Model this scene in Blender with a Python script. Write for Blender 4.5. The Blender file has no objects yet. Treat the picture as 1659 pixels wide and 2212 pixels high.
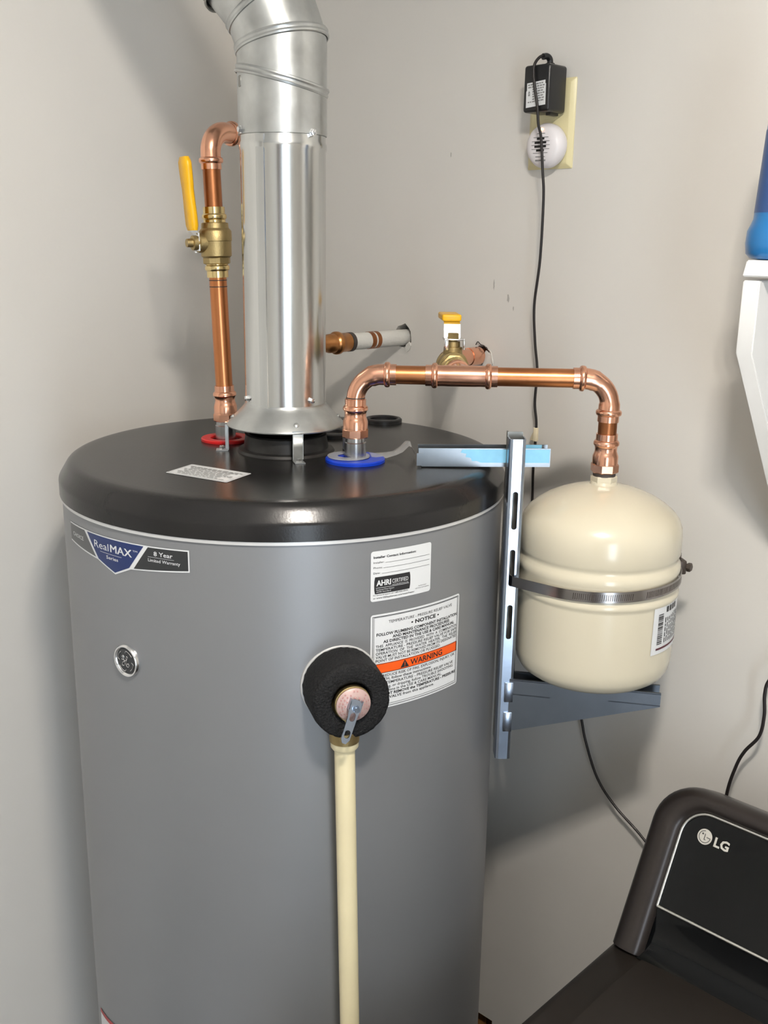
import bpy, bmesh, math, random
from mathutils import Vector, Matrix
random.seed(7)
V = Vector
SC = bpy.context.scene
COL = SC.collection

# ------------------------------------------------------------------ camera
CAM_LOC = V((0.0, 0.0, 1.7628))
PITCH, ROLL = 0.263345, 0.0145839
fw = V((0, math.cos(PITCH), -math.sin(PITCH)))
r0 = V((1, 0, 0)); u0 = r0.cross(fw)
rr = r0 * math.cos(ROLL) + u0 * math.sin(ROLL)
uu = -r0 * math.sin(ROLL) + u0 * math.cos(ROLL)
cam = bpy.data.cameras.new('camera')
cam.sensor_fit = 'HORIZONTAL'; cam.sensor_width = 36.0
cam.lens = 2190.65 * 36.0 / 1659.0
cam.clip_start = 0.02
cam_o = bpy.data.objects.new('camera', cam); COL.objects.link(cam_o)
M = Matrix((rr, uu, -fw)).transposed().to_4x4(); M.translation = CAM_LOC
cam_o.matrix_world = M
SC.camera = cam_o

# ------------------------------------------------------------------ world, lights, exposure
w = bpy.data.worlds.new('world'); SC.world = w; w.use_nodes = True
w.node_tree.nodes['Background'].inputs[0].default_value = (0.62, 0.75, 1.0, 1)
w.node_tree.nodes['Background'].inputs[1].default_value = 0.6
vs = SC.view_settings
vs.view_transform = 'Standard'; vs.look = 'None'; vs.gamma = 1.0; vs.use_curve_mapping = False
vs.exposure = 0.55
LAMP_POS = V((0.12, 0.18, 2.37))       # assumed ceiling lamp, placed from the cast shadows
LAMP_STRENGTH = 475.0
FILL_POWER = 12.0  # power of the added fill light

# room frame: s runs along the right-hand wall (to the right), o out of that wall into the room
HC = V((-0.1264, 1.2745, 0))
PR = V((0.1306, 1.5406, 0)); nR = V((-0.69466, -0.71934, 0)); nL = V((0.71934, -0.69466, 0))
Zv = V((0, 0, 1))
S_CORNER, S_END, O_END, CEIL = -0.42, 2.5, 2.5, 2.45
def W(s, o, z): return PR + nL * s + nR * o + Zv * z

wl_a = bpy.data.lights.new('added_fill_light', 'AREA'); wl_a.shape = 'RECTANGLE'  # added fill light, out of view behind the camera, tinted as assumed daylight
wl_a.size = 0.66; wl_a.size_y = 1.75; wl_a.energy = FILL_POWER; wl_a.color = (0.80, 0.90, 1.0)
wl_o = bpy.data.objects.new('added_fill_light', wl_a); COL.objects.link(wl_o)
wl_o.location = W(S_END - 0.05, 1.95, 1.12)
wl_o.rotation_euler = (-nL).to_track_quat('-Z', 'Y').to_euler()

# ------------------------------------------------------------------ materials
def lin(c):
    c = c / 255.0
    return c / 12.92 if c <= 0.04045 else ((c + 0.055) / 1.055) ** 2.4
def rgb(r, g, b): return (lin(r), lin(g), lin(b), 1.0)
def mat(name, col, metallic=0.0, rough=0.5, var=0.0, vscale=20.0, bump=0.0, bscale=300.0, coat=0.0, emit=None, es=0.0,
        stretch=None, rvar=0.0, spec=None, col2=None, voronoi=False, alpha=None):
    m = bpy.data.materials.new(name); m.use_nodes = True
    nt = m.node_tree; N = nt.nodes; L = nt.links
    b = N['Principled BSDF']
    b.inputs['Base Color'].default_value = col
    b.inputs['Metallic'].default_value = metallic
    b.inputs['Roughness'].default_value = rough
    if spec is not None: b.inputs['Specular IOR Level'].default_value = spec
    if coat: b.inputs['Coat Weight'].default_value = coat; b.inputs['Coat Roughness'].default_value = 0.08
    if emit: b.inputs['Emission Color'].default_value = emit; b.inputs['Emission Strength'].default_value = es
    if alpha is not None: b.inputs['Alpha'].default_value = alpha
    tc = N.new('ShaderNodeTexCoord')
    src = tc.outputs['Object']
    if stretch:
        mp = N.new('ShaderNodeMapping'); mp.inputs['Scale'].default_value = stretch
        L.new(src, mp.inputs['Vector']); src = mp.outputs['Vector']
    if var or rvar or col2:
        if voronoi:
            t = N.new('ShaderNodeTexVoronoi'); t.inputs['Scale'].default_value = vscale
            fac = t.outputs['Color']
            sp = N.new('ShaderNodeSeparateColor'); L.new(fac, sp.inputs[0]); fac = sp.outputs[0]
        else:
            t = N.new('ShaderNodeTexNoise'); t.inputs['Scale'].default_value = vscale; t.inputs['Detail'].default_value = 5
            fac = t.outputs['Fac']
        L.new(src, t.inputs['Vector'])
        ra = N.new('ShaderNodeValToRGB')
        c2 = col2 if col2 else tuple(min(1, x * (1 + var)) for x in col[:3]) + (1,)
        c1 = col if col2 else tuple(x * (1 - var) for x in col[:3]) + (1,)
        ra.color_ramp.elements[0].position = 0.0 if voronoi else 0.3; ra.color_ramp.elements[0].color = c1
        ra.color_ramp.elements[1].position = 1.0 if voronoi else 0.7; ra.color_ramp.elements[1].color = c2
        L.new(fac, ra.inputs['Fac']); L.new(ra.outputs['Color'], b.inputs['Base Color'])
        if rvar:
            mr = N.new('ShaderNodeMapRange'); mr.inputs['To Min'].default_value = max(0.02, rough - rvar); mr.inputs['To Max'].default_value = rough + rvar
            L.new(fac, mr.inputs['Value']); L.new(mr.outputs['Result'], b.inputs['Roughness'])
    if bump:
        t2 = N.new('ShaderNodeTexNoise'); t2.inputs['Scale'].default_value = bscale; t2.inputs['Detail'].default_value = 3
        L.new(src, t2.inputs['Vector'])
        bp = N.new('ShaderNodeBump'); bp.inputs['Strength'].default_value = bump; bp.inputs['Distance'].default_value = 0.002
        L.new(t2.outputs['Fac'], bp.inputs['Height']); L.new(bp.outputs['Normal'], b.inputs['Normal'])
    return m

MT = {}
MT['wall'] = mat('wall_paint', (0.668, 0.648, 0.612, 1), rough=0.62, var=0.025, vscale=3.0, bump=0.06, bscale=220)
MT['ceiling'] = mat('ceiling_paint', (0.82, 0.81, 0.79, 1), rough=0.8, bump=0.1, bscale=90)
MT['floor'] = mat('concrete_floor', (0.22, 0.21, 0.20, 1), rough=0.6, var=0.15, vscale=6, bump=0.1)
MT['plaster'] = mat('raw_plaster', (0.66, 0.65, 0.61, 1), rough=0.9, bump=0.4, bscale=200)
MT['white_paint'] = mat('white_painted_wood', (0.80, 0.80, 0.79, 1), rough=0.45, var=0.03, vscale=12, bump=0.12, bscale=60)
MT['jacket'] = mat('grey_jacket_paint', (0.240, 0.246, 0.258, 1), metallic=0.35, rough=0.40, var=0.02, vscale=5, bump=0.02, bscale=500)
MT['jacket_rim'] = mat('pale_grey_rim', (0.62, 0.62, 0.62, 1), metallic=0.3, rough=0.4)
MT['lid'] = mat('black_lid_paint', (0.015, 0.0145, 0.0145, 1), rough=0.22, spec=0.27, var=0.1, vscale=8, bump=0.05, bscale=420, rvar=0.03)
MT['black_plastic'] = mat('black_plastic', (0.012, 0.012, 0.013, 1), rough=0.32)
MT['black_flue'] = mat('blackened_steel', (0.03, 0.029, 0.028, 1), metallic=0.4, rough=0.45, var=0.4, vscale=30)
MT['galv'] = mat('galvanised_steel', (0.62, 0.63, 0.62, 1), metallic=1.0, rough=0.19, var=0.11, vscale=70, rvar=0.06, stretch=(1, 1, 0.06), bump=0.02, bscale=25)
MT['galv_dull'] = mat('dull_galvanised_steel', (0.52, 0.535, 0.53, 1), metallic=0.95, rough=0.33, var=0.13, vscale=38, rvar=0.09, bump=0.04, bscale=60)
MT['galv_dark'] = mat('weathered_steel', (0.30, 0.30, 0.28, 1), metallic=0.9, rough=0.42, var=0.2, vscale=40)
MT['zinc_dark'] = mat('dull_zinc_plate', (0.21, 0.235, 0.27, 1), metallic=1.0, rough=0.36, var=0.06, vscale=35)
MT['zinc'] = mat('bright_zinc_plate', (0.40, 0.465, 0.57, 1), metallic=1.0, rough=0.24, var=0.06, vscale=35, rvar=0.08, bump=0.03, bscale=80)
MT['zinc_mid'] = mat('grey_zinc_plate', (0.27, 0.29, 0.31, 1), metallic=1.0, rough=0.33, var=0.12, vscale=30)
MT['blue_patch'] = mat('pale_blue_patch', rgb(132, 198, 232), rough=0.35, var=0.08, vscale=60)
MT['zinc_bright'] = mat('shiny_zinc', (0.78, 0.79, 0.80, 1), metallic=1.0, rough=0.18)
MT['nipple'] = mat('steel_nipple', (0.50, 0.51, 0.52, 1), metallic=1.0, rough=0.27, var=0.08, vscale=40)
MT['copper_pipe'] = mat('aged_copper_pipe', (0.50, 0.19, 0.075, 1), metallic=1.0, rough=0.31, col2=(0.64, 0.27, 0.115, 1), vscale=28, stretch=(1, 1, 0.25), rvar=0.05)
MT['copper_pipe_dark'] = mat('brown_copper_pipe', (0.30, 0.11, 0.045, 1), metallic=1.0, rough=0.36, col2=(0.44, 0.18, 0.075, 1), vscale=60, stretch=(1, 1, 0.2))
MT['copper_fit'] = mat('copper_fitting', (0.78, 0.39, 0.25, 1), metallic=1.0, rough=0.23, col2=(0.88, 0.49, 0.34, 1), vscale=30, rvar=0.05, bump=0.05, bscale=55)
MT['copper_old'] = mat('old_copper_fitting', (0.45, 0.20, 0.07, 1), metallic=1.0, rough=0.3, col2=(0.62, 0.29, 0.11, 1), vscale=35)
MT['brass'] = mat('cast_brass', (0.40, 0.305, 0.145, 1), metallic=1.0, rough=0.46, var=0.08, vscale=60, bump=0.15, bscale=500)
MT['brass_shiny'] = mat('shiny_brass', (0.74, 0.58, 0.28, 1), metallic=1.0, rough=0.2, var=0.06, vscale=20)
MT['yellow'] = mat('yellow_vinyl', rgb(238, 180, 12), rough=0.36, var=0.04, vscale=60)
MT['mark'] = mat('black_marker', (0.02, 0.018, 0.016, 1), rough=0.6)
MT['red'] = mat('red_plastic', rgb(205, 28, 30), rough=0.35)
MT['blue'] = mat('blue_plastic', rgb(8, 58, 190), rough=0.3)
MT['clear'] = mat('clear_film', (0.55, 0.56, 0.56, 1), rough=0.2, alpha=0.45)
MT['label_white'] = mat('white_label', (0.70, 0.715, 0.725, 1), rough=0.4)
MT['ink'] = mat('black_ink', (0.018, 0.018, 0.02, 1), rough=0.45)
MT['ink_grey'] = mat('grey_ink', (0.22, 0.22, 0.22, 1), rough=0.5)
MT['orange'] = mat('orange_print', rgb(240, 92, 22), rough=0.4)
MT['navy'] = mat('navy_print', rgb(12, 40, 96), rough=0.35)
MT['charcoal'] = mat('charcoal_print', rgb(44, 46, 48), rough=0.38)
MT['choice_grey'] = mat('grey_print', rgb(84, 86, 88), rough=0.4)
MT['label_red'] = mat('red_print', rgb(170, 40, 45), rough=0.45)
MT['foam'] = mat('black_foam', (0.009, 0.009, 0.0095, 1), rough=0.6, spec=0.12, col2=(0.019, 0.019, 0.02, 1), vscale=420, bump=1.0, bscale=420)
MT['tag_ink'] = mat('faded_red_print', (0.42, 0.20, 0.19, 1), rough=0.5)
MT['pink_label'] = mat('pink_tag', (0.52, 0.37, 0.345, 1), rough=0.4, metallic=0.2)
MT['cpvc'] = mat('cream_pipe_plastic', rgb(226, 214, 176), rough=0.36, var=0.04, vscale=15)
MT['tank'] = mat('cream_enamel', rgb(212, 204, 182), rough=0.22, coat=0.4, bump=0.03, bscale=180, var=0.015, vscale=8)
MT['clamp'] = mat('stainless_band', (0.33, 0.31, 0.30, 1), metallic=1.0, rough=0.22, var=0.1, vscale=40)
MT['clamp_dark'] = mat('dark_worm_screw', (0.12, 0.10, 0.09, 1), metallic=0.9, rough=0.4)
MT['tape'] = mat('dark_thread_seal', (0.05, 0.04, 0.035, 1), rough=0.6)
MT['ivory'] = mat('ivory_plastic', rgb(222, 212, 168), rough=0.33)
MT['alarm'] = mat('white_plastic', (0.78, 0.75, 0.77, 1), rough=0.35)
MT['black'] = mat('black_hole', (0.006, 0.006, 0.006, 1), rough=0.7)
MT['cord'] = mat('black_cord', (0.012, 0.009, 0.009, 1), rough=0.42)
MT['led'] = mat('orange_led', (1, 0.5, 0.2, 1), emit=(1, 0.42, 0.12, 1), es=6.0)
MT['paper'] = mat('paper_tag', rgb(228, 216, 186), rough=0.7)
MT['bottle'] = mat('blue_plastic_bottle', rgb(28, 112, 178), rough=0.3, coat=0.2, col2=rgb(40, 126, 192), vscale=8)
MT['bottle_dark'] = mat('navy_bottle_label', rgb(50, 84, 140), rough=0.35)
MT['washer'] = mat('graphite_steel', (0.032, 0.026, 0.024, 1), metallic=0.4, rough=0.30, var=0.06, vscale=6)
MT['washer_deck'] = mat('graphite_deck', (0.022, 0.018, 0.015, 1), metallic=0.25, rough=0.34, var=0.06, vscale=6)
MT['gloss_black'] = mat('gloss_black_panel', (0.004, 0.0045, 0.005, 1), rough=0.09, spec=0.28)
MT['chrome'] = mat('satin_chrome', (0.72, 0.72, 0.68, 1), metallic=1.0, rough=0.3)
MT['logo_silver'] = mat('silver_print', (0.62, 0.60, 0.55, 1), metallic=0.3, rough=0.35)
MT['wood'] = mat('stud_wood', rgb(150, 104, 52), rough=0.7, var=0.25, vscale=12, stretch=(8, 8, 1))
MT['door_wood'] = mat('door_paint', (0.10, 0.06, 0.035, 1), rough=0.4)
MT['lamp_white'] = mat('lamp_base_white', (0.8, 0.8, 0.8, 1), rough=0.4)
MT['lamp_glow'] = mat('lamp_glow', (1, 1, 1, 1), emit=(1.0, 0.93, 0.84, 1), es=LAMP_STRENGTH)
MT['pane_glow'] = mat('added_pane_glow', (0.75, 0.85, 0.95, 1), rough=0.05, emit=(0.72, 0.86, 1.0, 1), es=2.2)  # glow added to the unseen door glazing
MT['dark_cloth'] = mat('hall_dark', (0.05, 0.05, 0.055, 1), rough=0.8)

# ------------------------------------------------------------------ object helpers
WLOC = {}
def finish(bm, ang=38, doubles=1e-6):
    if doubles: bmesh.ops.remove_doubles(bm, verts=bm.verts, dist=doubles)
    bmesh.ops.recalc_face_normals(bm, faces=bm.faces)
    for f in bm.faces: f.smooth = True
    a = math.radians(ang)
    for e in bm.edges:
        if len(e.link_faces) == 2:
            try:
                if e.calc_face_angle() > a: e.smooth = False
            except ValueError: pass
def mk(name, bm, m, parent=None, label=None, cat=None, kind=None, group=None, flat=False, origin=None, sharp=38):
    if not flat: finish(bm, sharp)
    if parent is not None: o = WLOC[parent]
    elif origin is not None: o = V(origin)
    else:
        xs = [v.co for v in bm.verts]
        o = V(((min(c.x for c in xs) + max(c.x for c in xs)) / 2, (min(c.y for c in xs) + max(c.y for c in xs)) / 2, min(c.z for c in xs)))
    for v in bm.verts: v.co -= o
    me = bpy.data.meshes.new(name); bm.to_mesh(me); bm.free()
    me.materials.append(MT[m])
    ob = bpy.data.objects.new(name, me); COL.objects.link(ob)
    if parent is not None: ob.parent = parent
    else: ob.location = o
    WLOC[ob] = o.copy()
    if label: ob['label'] = label
    if cat: ob['category'] = cat
    if kind: ob['kind'] = kind
    if group: ob['group'] = group
    return ob
def thing(name, loc, label, cat, group=None):
    o = bpy.data.objects.new(name, None); o.empty_display_size = 0.03; COL.objects.link(o)
    o.location = loc; WLOC[o] = V(loc); o['label'] = label; o['category'] = cat
    if group: o['group'] = group
    return o
def BM(): return bmesh.new()

def basis(t):
    t = t.normalized()
    ref = V((0, 0, 1)) if abs(t.z) < 0.9 else V((1, 0, 0))
    a = ref.cross(t).normalized(); return a, t.cross(a).normalized()
def rings(bm, specs, n=32, cap=(True, True), rot=0.0):
    """specs: (centre, tangent, radius)"""
    prev = None; a = None; tl = None
    for c, t, r in specs:
        t = t.normalized()
        if a is None: a, b = basis(t)
        else:
            q = tl.rotation_difference(t); a = q @ a; a = (a - t * a.dot(t)).normalized(); b = t.cross(a)
        tl = t
        ring = [bm.verts.new(c + (a * math.cos(rot + 2 * math.pi * k / n) + b * math.sin(rot + 2 * math.pi * k / n)) * r) for k in range(n)]
        if prev is not None:
            for k in range(n): bm.faces.new((prev[k], prev[(k + 1) % n], ring[(k + 1) % n], ring[k]))
        elif cap[0]: bm.faces.new(ring[::-1])
        prev = ring
    if cap[1]: bm.faces.new(prev)
def lathe(bm, o, ax, prof, n=40, cap=(True, True), rot=0.0):
    """prof: (height along axis, radius)"""
    o = V(o); ax = V(ax).normalized()
    rings(bm, [(o + ax * h, ax, max(r, 1e-4)) for h, r in prof], n, cap, rot)
def cyl(bm, p0, p1, r, n=24, r1=None):
    p0, p1 = V(p0), V(p1); rings(bm, [(p0, p1 - p0, r), (p1, p1 - p0, r if r1 is None else r1)], n)
class Path:
    """polyline with rounded corners"""
    def __init__(self, pts, rad=0.0, seg=12):
        pts = [V(p) for p in pts]; out = [pts[0]]; self.arcs = []
        for i in range(1, len(pts) - 1):
            p, q, s = pts[i - 1], pts[i], pts[i + 1]
            d0 = (p - q).normalized(); d1 = (s - q).normalized()
            th = math.acos(max(-1, min(1, d0.dot(d1))))
            R = rad[i - 1] if isinstance(rad, (list, tuple)) else rad
            tl = R / math.tan(th / 2)
            a = q + d0 * tl; b = q + d1 * tl
            c = q + (d0 + d1).normalized() * (R / math.sin(th / 2))
            va, vb = a - c, b - c; ang = va.angle(vb); axis = va.cross(vb).normalized()
            for k in range(seg + 1): out.append(c + Matrix.Rotation(ang * k / seg, 3, axis) @ va)
        out.append(pts[-1]); self.p = out
        self.s = [0.0]
        for i in range(1, len(out)): self.s.append(self.s[-1] + (out[i] - out[i - 1]).length)
        self.L = self.s[-1]
    def at(self, s):
        s = max(0, min(self.L, s))
        for i in range(1, len(self.p)):
            if s <= self.s[i] + 1e-9:
                d = self.s[i] - self.s[i - 1]; t = 0 if d < 1e-9 else (s - self.s[i - 1]) / d
                return self.p[i - 1].lerp(self.p[i], t)
        return self.p[-1]
    def tan(self, s):
        e = 1e-4; return (self.at(s + e) - self.at(s - e)).normalized()
def tube(bm, path, prof, n=28, cap=(True, True), dense=0.004):
    """prof: (s, r) along a path"""
    sp = []
    for i, (s, r) in enumerate(prof):
        if i:
            s0, r0_ = prof[i - 1]
            k = int((s - s0) / dense)
            for j in range(1, k): t = j / k; sp.append((s0 + (s - s0) * t, r0_ + (r - r0_) * t))
        sp.append((s, r))
    rings(bm, [(path.at(s), path.tan(s), r) for s, r in sp], n, cap)
def catmull(pts, per=8):
    pts = [V(p) for p in pts]; P = [pts[0] * 2 - pts[1]] + pts + [pts[-1] * 2 - pts[-2]]; out = []
    for i in range(1, len(P) - 2):
        for k in range(per):
            t = k / per; a, b, c, d = P[i - 1], P[i], P[i + 1], P[i + 2]
            out.append(0.5 * ((2 * b) + (c - a) * t + (2 * a - 5 * b + 4 * c - d) * t * t + (3 * b - 3 * c + d - a) * t ** 3))
    out.append(pts[-1]); return out
def wire(bm, pts, r, n=10, per=8):
    c = catmull(pts, per)
    sp = []
    for i, p in enumerate(c):
        t = (c[min(i + 1, len(c) - 1)] - c[max(i - 1, 0)])
        sp.append((p, t, r))
    rings(bm, sp, n)
def boxf(bm, f, a0, a1, b0, b1, c0, c1, bevel=0.0, seg=2):
    vs = [bm.verts.new(f(a, b, c)) for a in (a0, a1) for b in (b0, b1) for c in (c0, c1)]
    idx = [(0, 1, 3, 2), (4, 6, 7, 5), (0, 4, 5, 1), (2, 3, 7, 6), (0, 2, 6, 4), (1, 5, 7, 3)]
    fs = [bm.faces.new([vs[i] for i in q]) for q in idx]
    if bevel:
        ed = list({e for q in fs for e in q.edges})
        bmesh.ops.bevel(bm, geom=ed, offset=bevel, segments=seg, affect='EDGES', profile=0.5)
def XYZ(x, y, z): return V((x, y, z))
def prism(bm, pts, f, h0, h1):
    """closed 2-D polygon (a,b) extruded h0..h1 through mapping f(a,b,h)"""
    A = [bm.verts.new(f(a, b, h0)) for a, b in pts]; B = [bm.verts.new(f(a, b, h1)) for a, b in pts]
    n = len(pts)
    bm.faces.new(A[::-1]); bm.faces.new(B)
    for i in range(n): bm.faces.new((A[i], A[(i + 1) % n], B[(i + 1) % n], B[i]))
def rrect(x0, x1, y0, y1, r, seg=5):
    out = []
    for cx, cy, a in ((x1 - r, y1 - r, 0), (x0 + r, y1 - r, 90), (x0 + r, y0 + r, 180), (x1 - r, y0 + r, 270)):
        for k in range(seg + 1):
            t = math.radians(a + 90 * k / seg); out.append((cx + r * math.cos(t), cy + r * math.sin(t)))
    return out
def cut(ob, bm):
    """boolean difference, baked into the mesh"""
    bmesh.ops.recalc_face_normals(bm, faces=bm.faces)
    me = bpy.data.meshes.new('cutter'); bm.to_mesh(me); bm.free()
    c = bpy.data.objects.new('cutter', me); COL.objects.link(c)
    md = ob.modifiers.new('cut', 'BOOLEAN'); md.operation = 'DIFFERENCE'; md.solver = 'EXACT'; md.object = c
    bpy.context.view_layer.update()
    dg = bpy.context.evaluated_depsgraph_get()
    nm = bpy.data.meshes.new_from_object(ob.evaluated_get(dg))
    ob.modifiers.clear(); old = ob.data; ob.data = nm; bpy.data.meshes.remove(old)
    bpy.data.objects.remove(c); bpy.data.meshes.remove(me)
def ribbon(bm, pts, up, width, thick):
    """flat band along a 3-D polyline, 'up' = band's width direction"""
    rows = []
    n = len(pts)
    for i, p in enumerate(pts):
        t = (pts[min(i + 1, n - 1)] - pts[max(i - 1, 0)]).normalized()
        nn = t.cross(up).normalized()
        rows.append([bm.verts.new(p + up * (width / 2) + nn * thick / 2), bm.verts.new(p - up * (width / 2) + nn * thick / 2),
                     bm.verts.new(p - up * (width / 2) - nn * thick / 2), bm.verts.new(p + up * (width / 2) - nn * thick / 2)])
    for i in range(n - 1):
        for k in range(4): bm.faces.new((rows[i][k], rows[i][(k + 1) % 4], rows[i + 1][(k + 1) % 4], rows[i + 1][k]))
    bm.faces.new(rows[0]); bm.faces.new(rows[-1][::-1])

# flat printing: geometry laid out in millimetres on a sheet, then mapped on a surface
def text2d(bm, s, x0, x1, y, h, bold=0.0, shear=0.0, center=None):
    """text with baseline y, cap height h, stretched to x0..x1"""
    cu = bpy.data.curves.new('t', 'FONT'); cu.body = s; cu.resolution_u = 2; cu.offset = bold; cu.shear = shear; cu.size = 1.0
    o = bpy.data.objects.new('t', cu); COL.objects.link(o)
    bpy.context.view_layer.update()
    me = bpy.data.meshes.new_from_object(o.evaluated_get(bpy.context.evaluated_depsgraph_get()))
    bpy.data.objects.remove(o); bpy.data.curves.remove(cu)
    if not me.vertices: return
    mn = min(v.co.x for v in me.vertices); mx = max(v.co.x for v in me.vertices)
    sy = h / 0.72
    if x1 is None: sx = sy
    else: sx = (x1 - x0) / (mx - mn)
    vs = [bm.verts.new((x0 + (v.co.x - mn) * sx, y + v.co.y * sy, 0)) for v in me.vertices]
    for p in me.polygons:
        try: bm.faces.new([vs[i] for i in p.vertices])
        except ValueError: pass
    bpy.data.meshes.remove(me)
def rect2d(bm, x0, x1, y0, y1):
    bm.faces.new([bm.verts.new((x, y, 0)) for x, y in ((x0, y0), (x1, y0), (x1, y1), (x0, y1))])
def poly2d(bm, pts): bm.faces.new([bm.verts.new((x, y, 0)) for x, y in pts])
def border2d(bm, x0, x1, y0, y1, t):
    rect2d(bm, x0, x1, y0, y0 + t); rect2d(bm, x0, x1, y1 - t, y1); rect2d(bm, x0, x0 + t, y0, y1); rect2d(bm, x1 - t, x1, y0, y1)
def wrap(bm, f, step=3.0):
    """slice every 'step' mm in x and map (x, y) in mm to the surface"""
    if step:
        xs = [v.co.x for v in bm.verts]; x = math.floor(min(xs) / step) * step + step
        while x < max(xs):
            bmesh.ops.bisect_plane(bm, geom=bm.verts[:] + bm.edges[:] + bm.faces[:], plane_co=(x, 0, 0), plane_no=(1, 0, 0)); x += step
    for v in bm.verts: v.co = f(v.co.x, v.co.y)
def on_cyl(c, R, th0, z0):
    """sheet (mm) on a vertical cylinder: x to the right from angle th0 (deg), y up from z0"""
    def f(x, y):
        t = math.radians(th0) + x / 1000.0 / R
        return V((c.x + R * math.sin(t), c.y - R * math.cos(t), z0 + y / 1000.0))
    return f

# ------------------------------------------------------------------ the room
def struct(name, bm, m, **k): return mk(name, bm, m, kind='structure', **k)
b = BM(); boxf(b, W, S_CORNER - 0.12, S_END + 0.12, -0.12, O_END + 0.12, -0.1, 0.0); struct('floor', b, 'floor')
b = BM(); boxf(b, W, S_CORNER - 0.12, S_END + 0.12, -0.12, O_END + 0.12, CEIL, CEIL + 0.1); struct('ceiling', b, 'ceiling')
b = BM(); boxf(b, W, S_CORNER - 0.12, S_CORNER, -0.12, O_END + 0.12, 0, CEIL); struct('wall_left', b, 'wall')
b = BM(); boxf(b, W, S_CORNER, S_END + 0.12, -0.12, 0, 0, CEIL); wall_right = struct('wall_right', b, 'wall')
b = BM(); boxf(b, W, S_CORNER, S_END, O_END, O_END + 0.12, 0, CEIL); struct('wall_back', b, 'wall')
b = BM(); boxf(b, W, S_END, S_END + 0.12, 0, O_END + 0.12, 0, CEIL); wall_front = struct('wall_front', b, 'wall')
def blob(cx, cy, r, seed, n=14, am=0.25, sx=1, sy=1):
    rn = random.Random(seed)
    return [(cx + sx * r * (1 + am * (rn.random() - 0.5)) * math.cos(2 * math.pi * k / n), cy + sy * r * (1 + am * (rn.random() - 0.5)) * math.sin(2 * math.pi * k / n)) for k in range(n)]
def SZ(a, c, h): return W(a, h, c)
b = BM(); prism(b, blob(-0.1440, 1.6125, 0.0185, 3, sx=0.95, sy=1.05), SZ, -0.08, 0.01); cut(wall_right, b)
b = BM(); prism(b, blob(0.0165, 1.5955, 0.0150, 5, am=0.3), SZ, -0.08, 0.01); cut(wall_right, b)
b = BM(); prism(b, [(0.02, 0.30), (0.0975, 0.30), (0.0975, 0.452), (0.02, 0.450)], SZ, -0.09, 0.01); cut(wall_right, b)
for p in wall_right.data.polygons: p.use_smooth = False
b = BM(); boxf(b, W, 0.035, 0.073, -0.089, -0.016, 0.301, 0.446); mk('wall_stud', b, 'wood', parent=wall_right, label='brown wood stud seen through the cut-out')
# torn plaster crumbs at the pipe holes
b = BM(); prism(b, [(-0.135, 1.588), (-0.129, 1.592), (-0.126, 1.599), (-0.130, 1.6045), (-0.136, 1.6), (-0.139, 1.592)], SZ, -0.0005, 0.0022); mk('torn_paint_flake', b, 'plaster', parent=wall_right)
b = BM(); prism(b, blob(0.029, 1.5905, 0.0105, 9, am=0.6, sy=1.25), SZ, -0.0005, 0.0025); mk('torn_paint_flake', b, 'plaster', parent=wall_right)
b = BM()
wire(b, [W(0.006, 0.001, 1.611), W(0.012, 0.004, 1.616), W(0.018, 0.005, 1.6125), W(0.026, 0.006, 1.611), W(0.031, 0.004, 1.606)], 0.0007, 6)
mk('torn_edge', b, 'black_flue', parent=wall_right)
b = BM(); wire(b, [W(0.030, 0.001, 1.606), W(0.037, 0.003, 1.602), W(0.040, 0.004, 1.593), W(0.041, 0.003, 1.586)], 0.0009, 6); mk('torn_edge', b, 'plaster', parent=wall_right)
MT['scuff'] = mat('grey_scuff', (0.40, 0.385, 0.36, 1), rough=0.7)
for k_, (sa, za, ra, yx) in enumerate(((0.062, 1.682, 0.0035, 1.5), (0.035, 1.700, 0.0022, 3.0), (-0.055, 1.883, 0.0016, 2.2), (0.072, 1.668, 0.0014, 2.0))):
    b = BM(); prism(b, blob(sa, za, ra, 30 + k_, am=0.7, sx=0.6, sy=yx), SZ, -0.0003, 0.00025); mk('scuff_mark', b, 'scuff', parent=wall_right)
# added, unseen doors on the sides of the room behind the photographer
b = BM(); boxf(b, W, 1.45, 2.30, O_END - 0.045, O_END - 0.001, 0.0, 2.03, bevel=0.004); d1 = struct('added_door_1', b, 'door_wood')  # dark door added, unseen, for the metal to reflect
b = BM(); lathe(b, W(1.52, O_END - 0.045, 1.0), nR * -1, [(0, 0.02), (0.01, 0.02), (0.02, 0.01), (0.035, 0.012), (0.045, 0.026), (0.06, 0.024), (0.066, 0.01)], 20); mk('door_knob', b, 'brass_shiny', parent=d1)
b = BM()
boxf(b, W, S_END - 0.045, S_END - 0.001, 1.50, 1.62, 0.0, 2.08); boxf(b, W, S_END - 0.045, S_END - 0.001, 2.28, 2.40, 0.0, 2.08)
boxf(b, W, S_END - 0.045, S_END - 0.001, 1.62, 2.28, 2.0, 2.08); boxf(b, W, S_END - 0.045, S_END - 0.001, 1.62, 2.28, 0.0, 0.24)
d2_ = struct('added_door_2', b, 'white_paint')  # glazed door added, unseen, to carry the fill light
b = BM(); boxf(b, W, S_END - 0.030, S_END - 0.020, 1.62, 2.28, 0.24, 2.0); mk('fill_pane', b, 'pane_glow', parent=d2_)  # glowing sheet added along with the fill light
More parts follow.
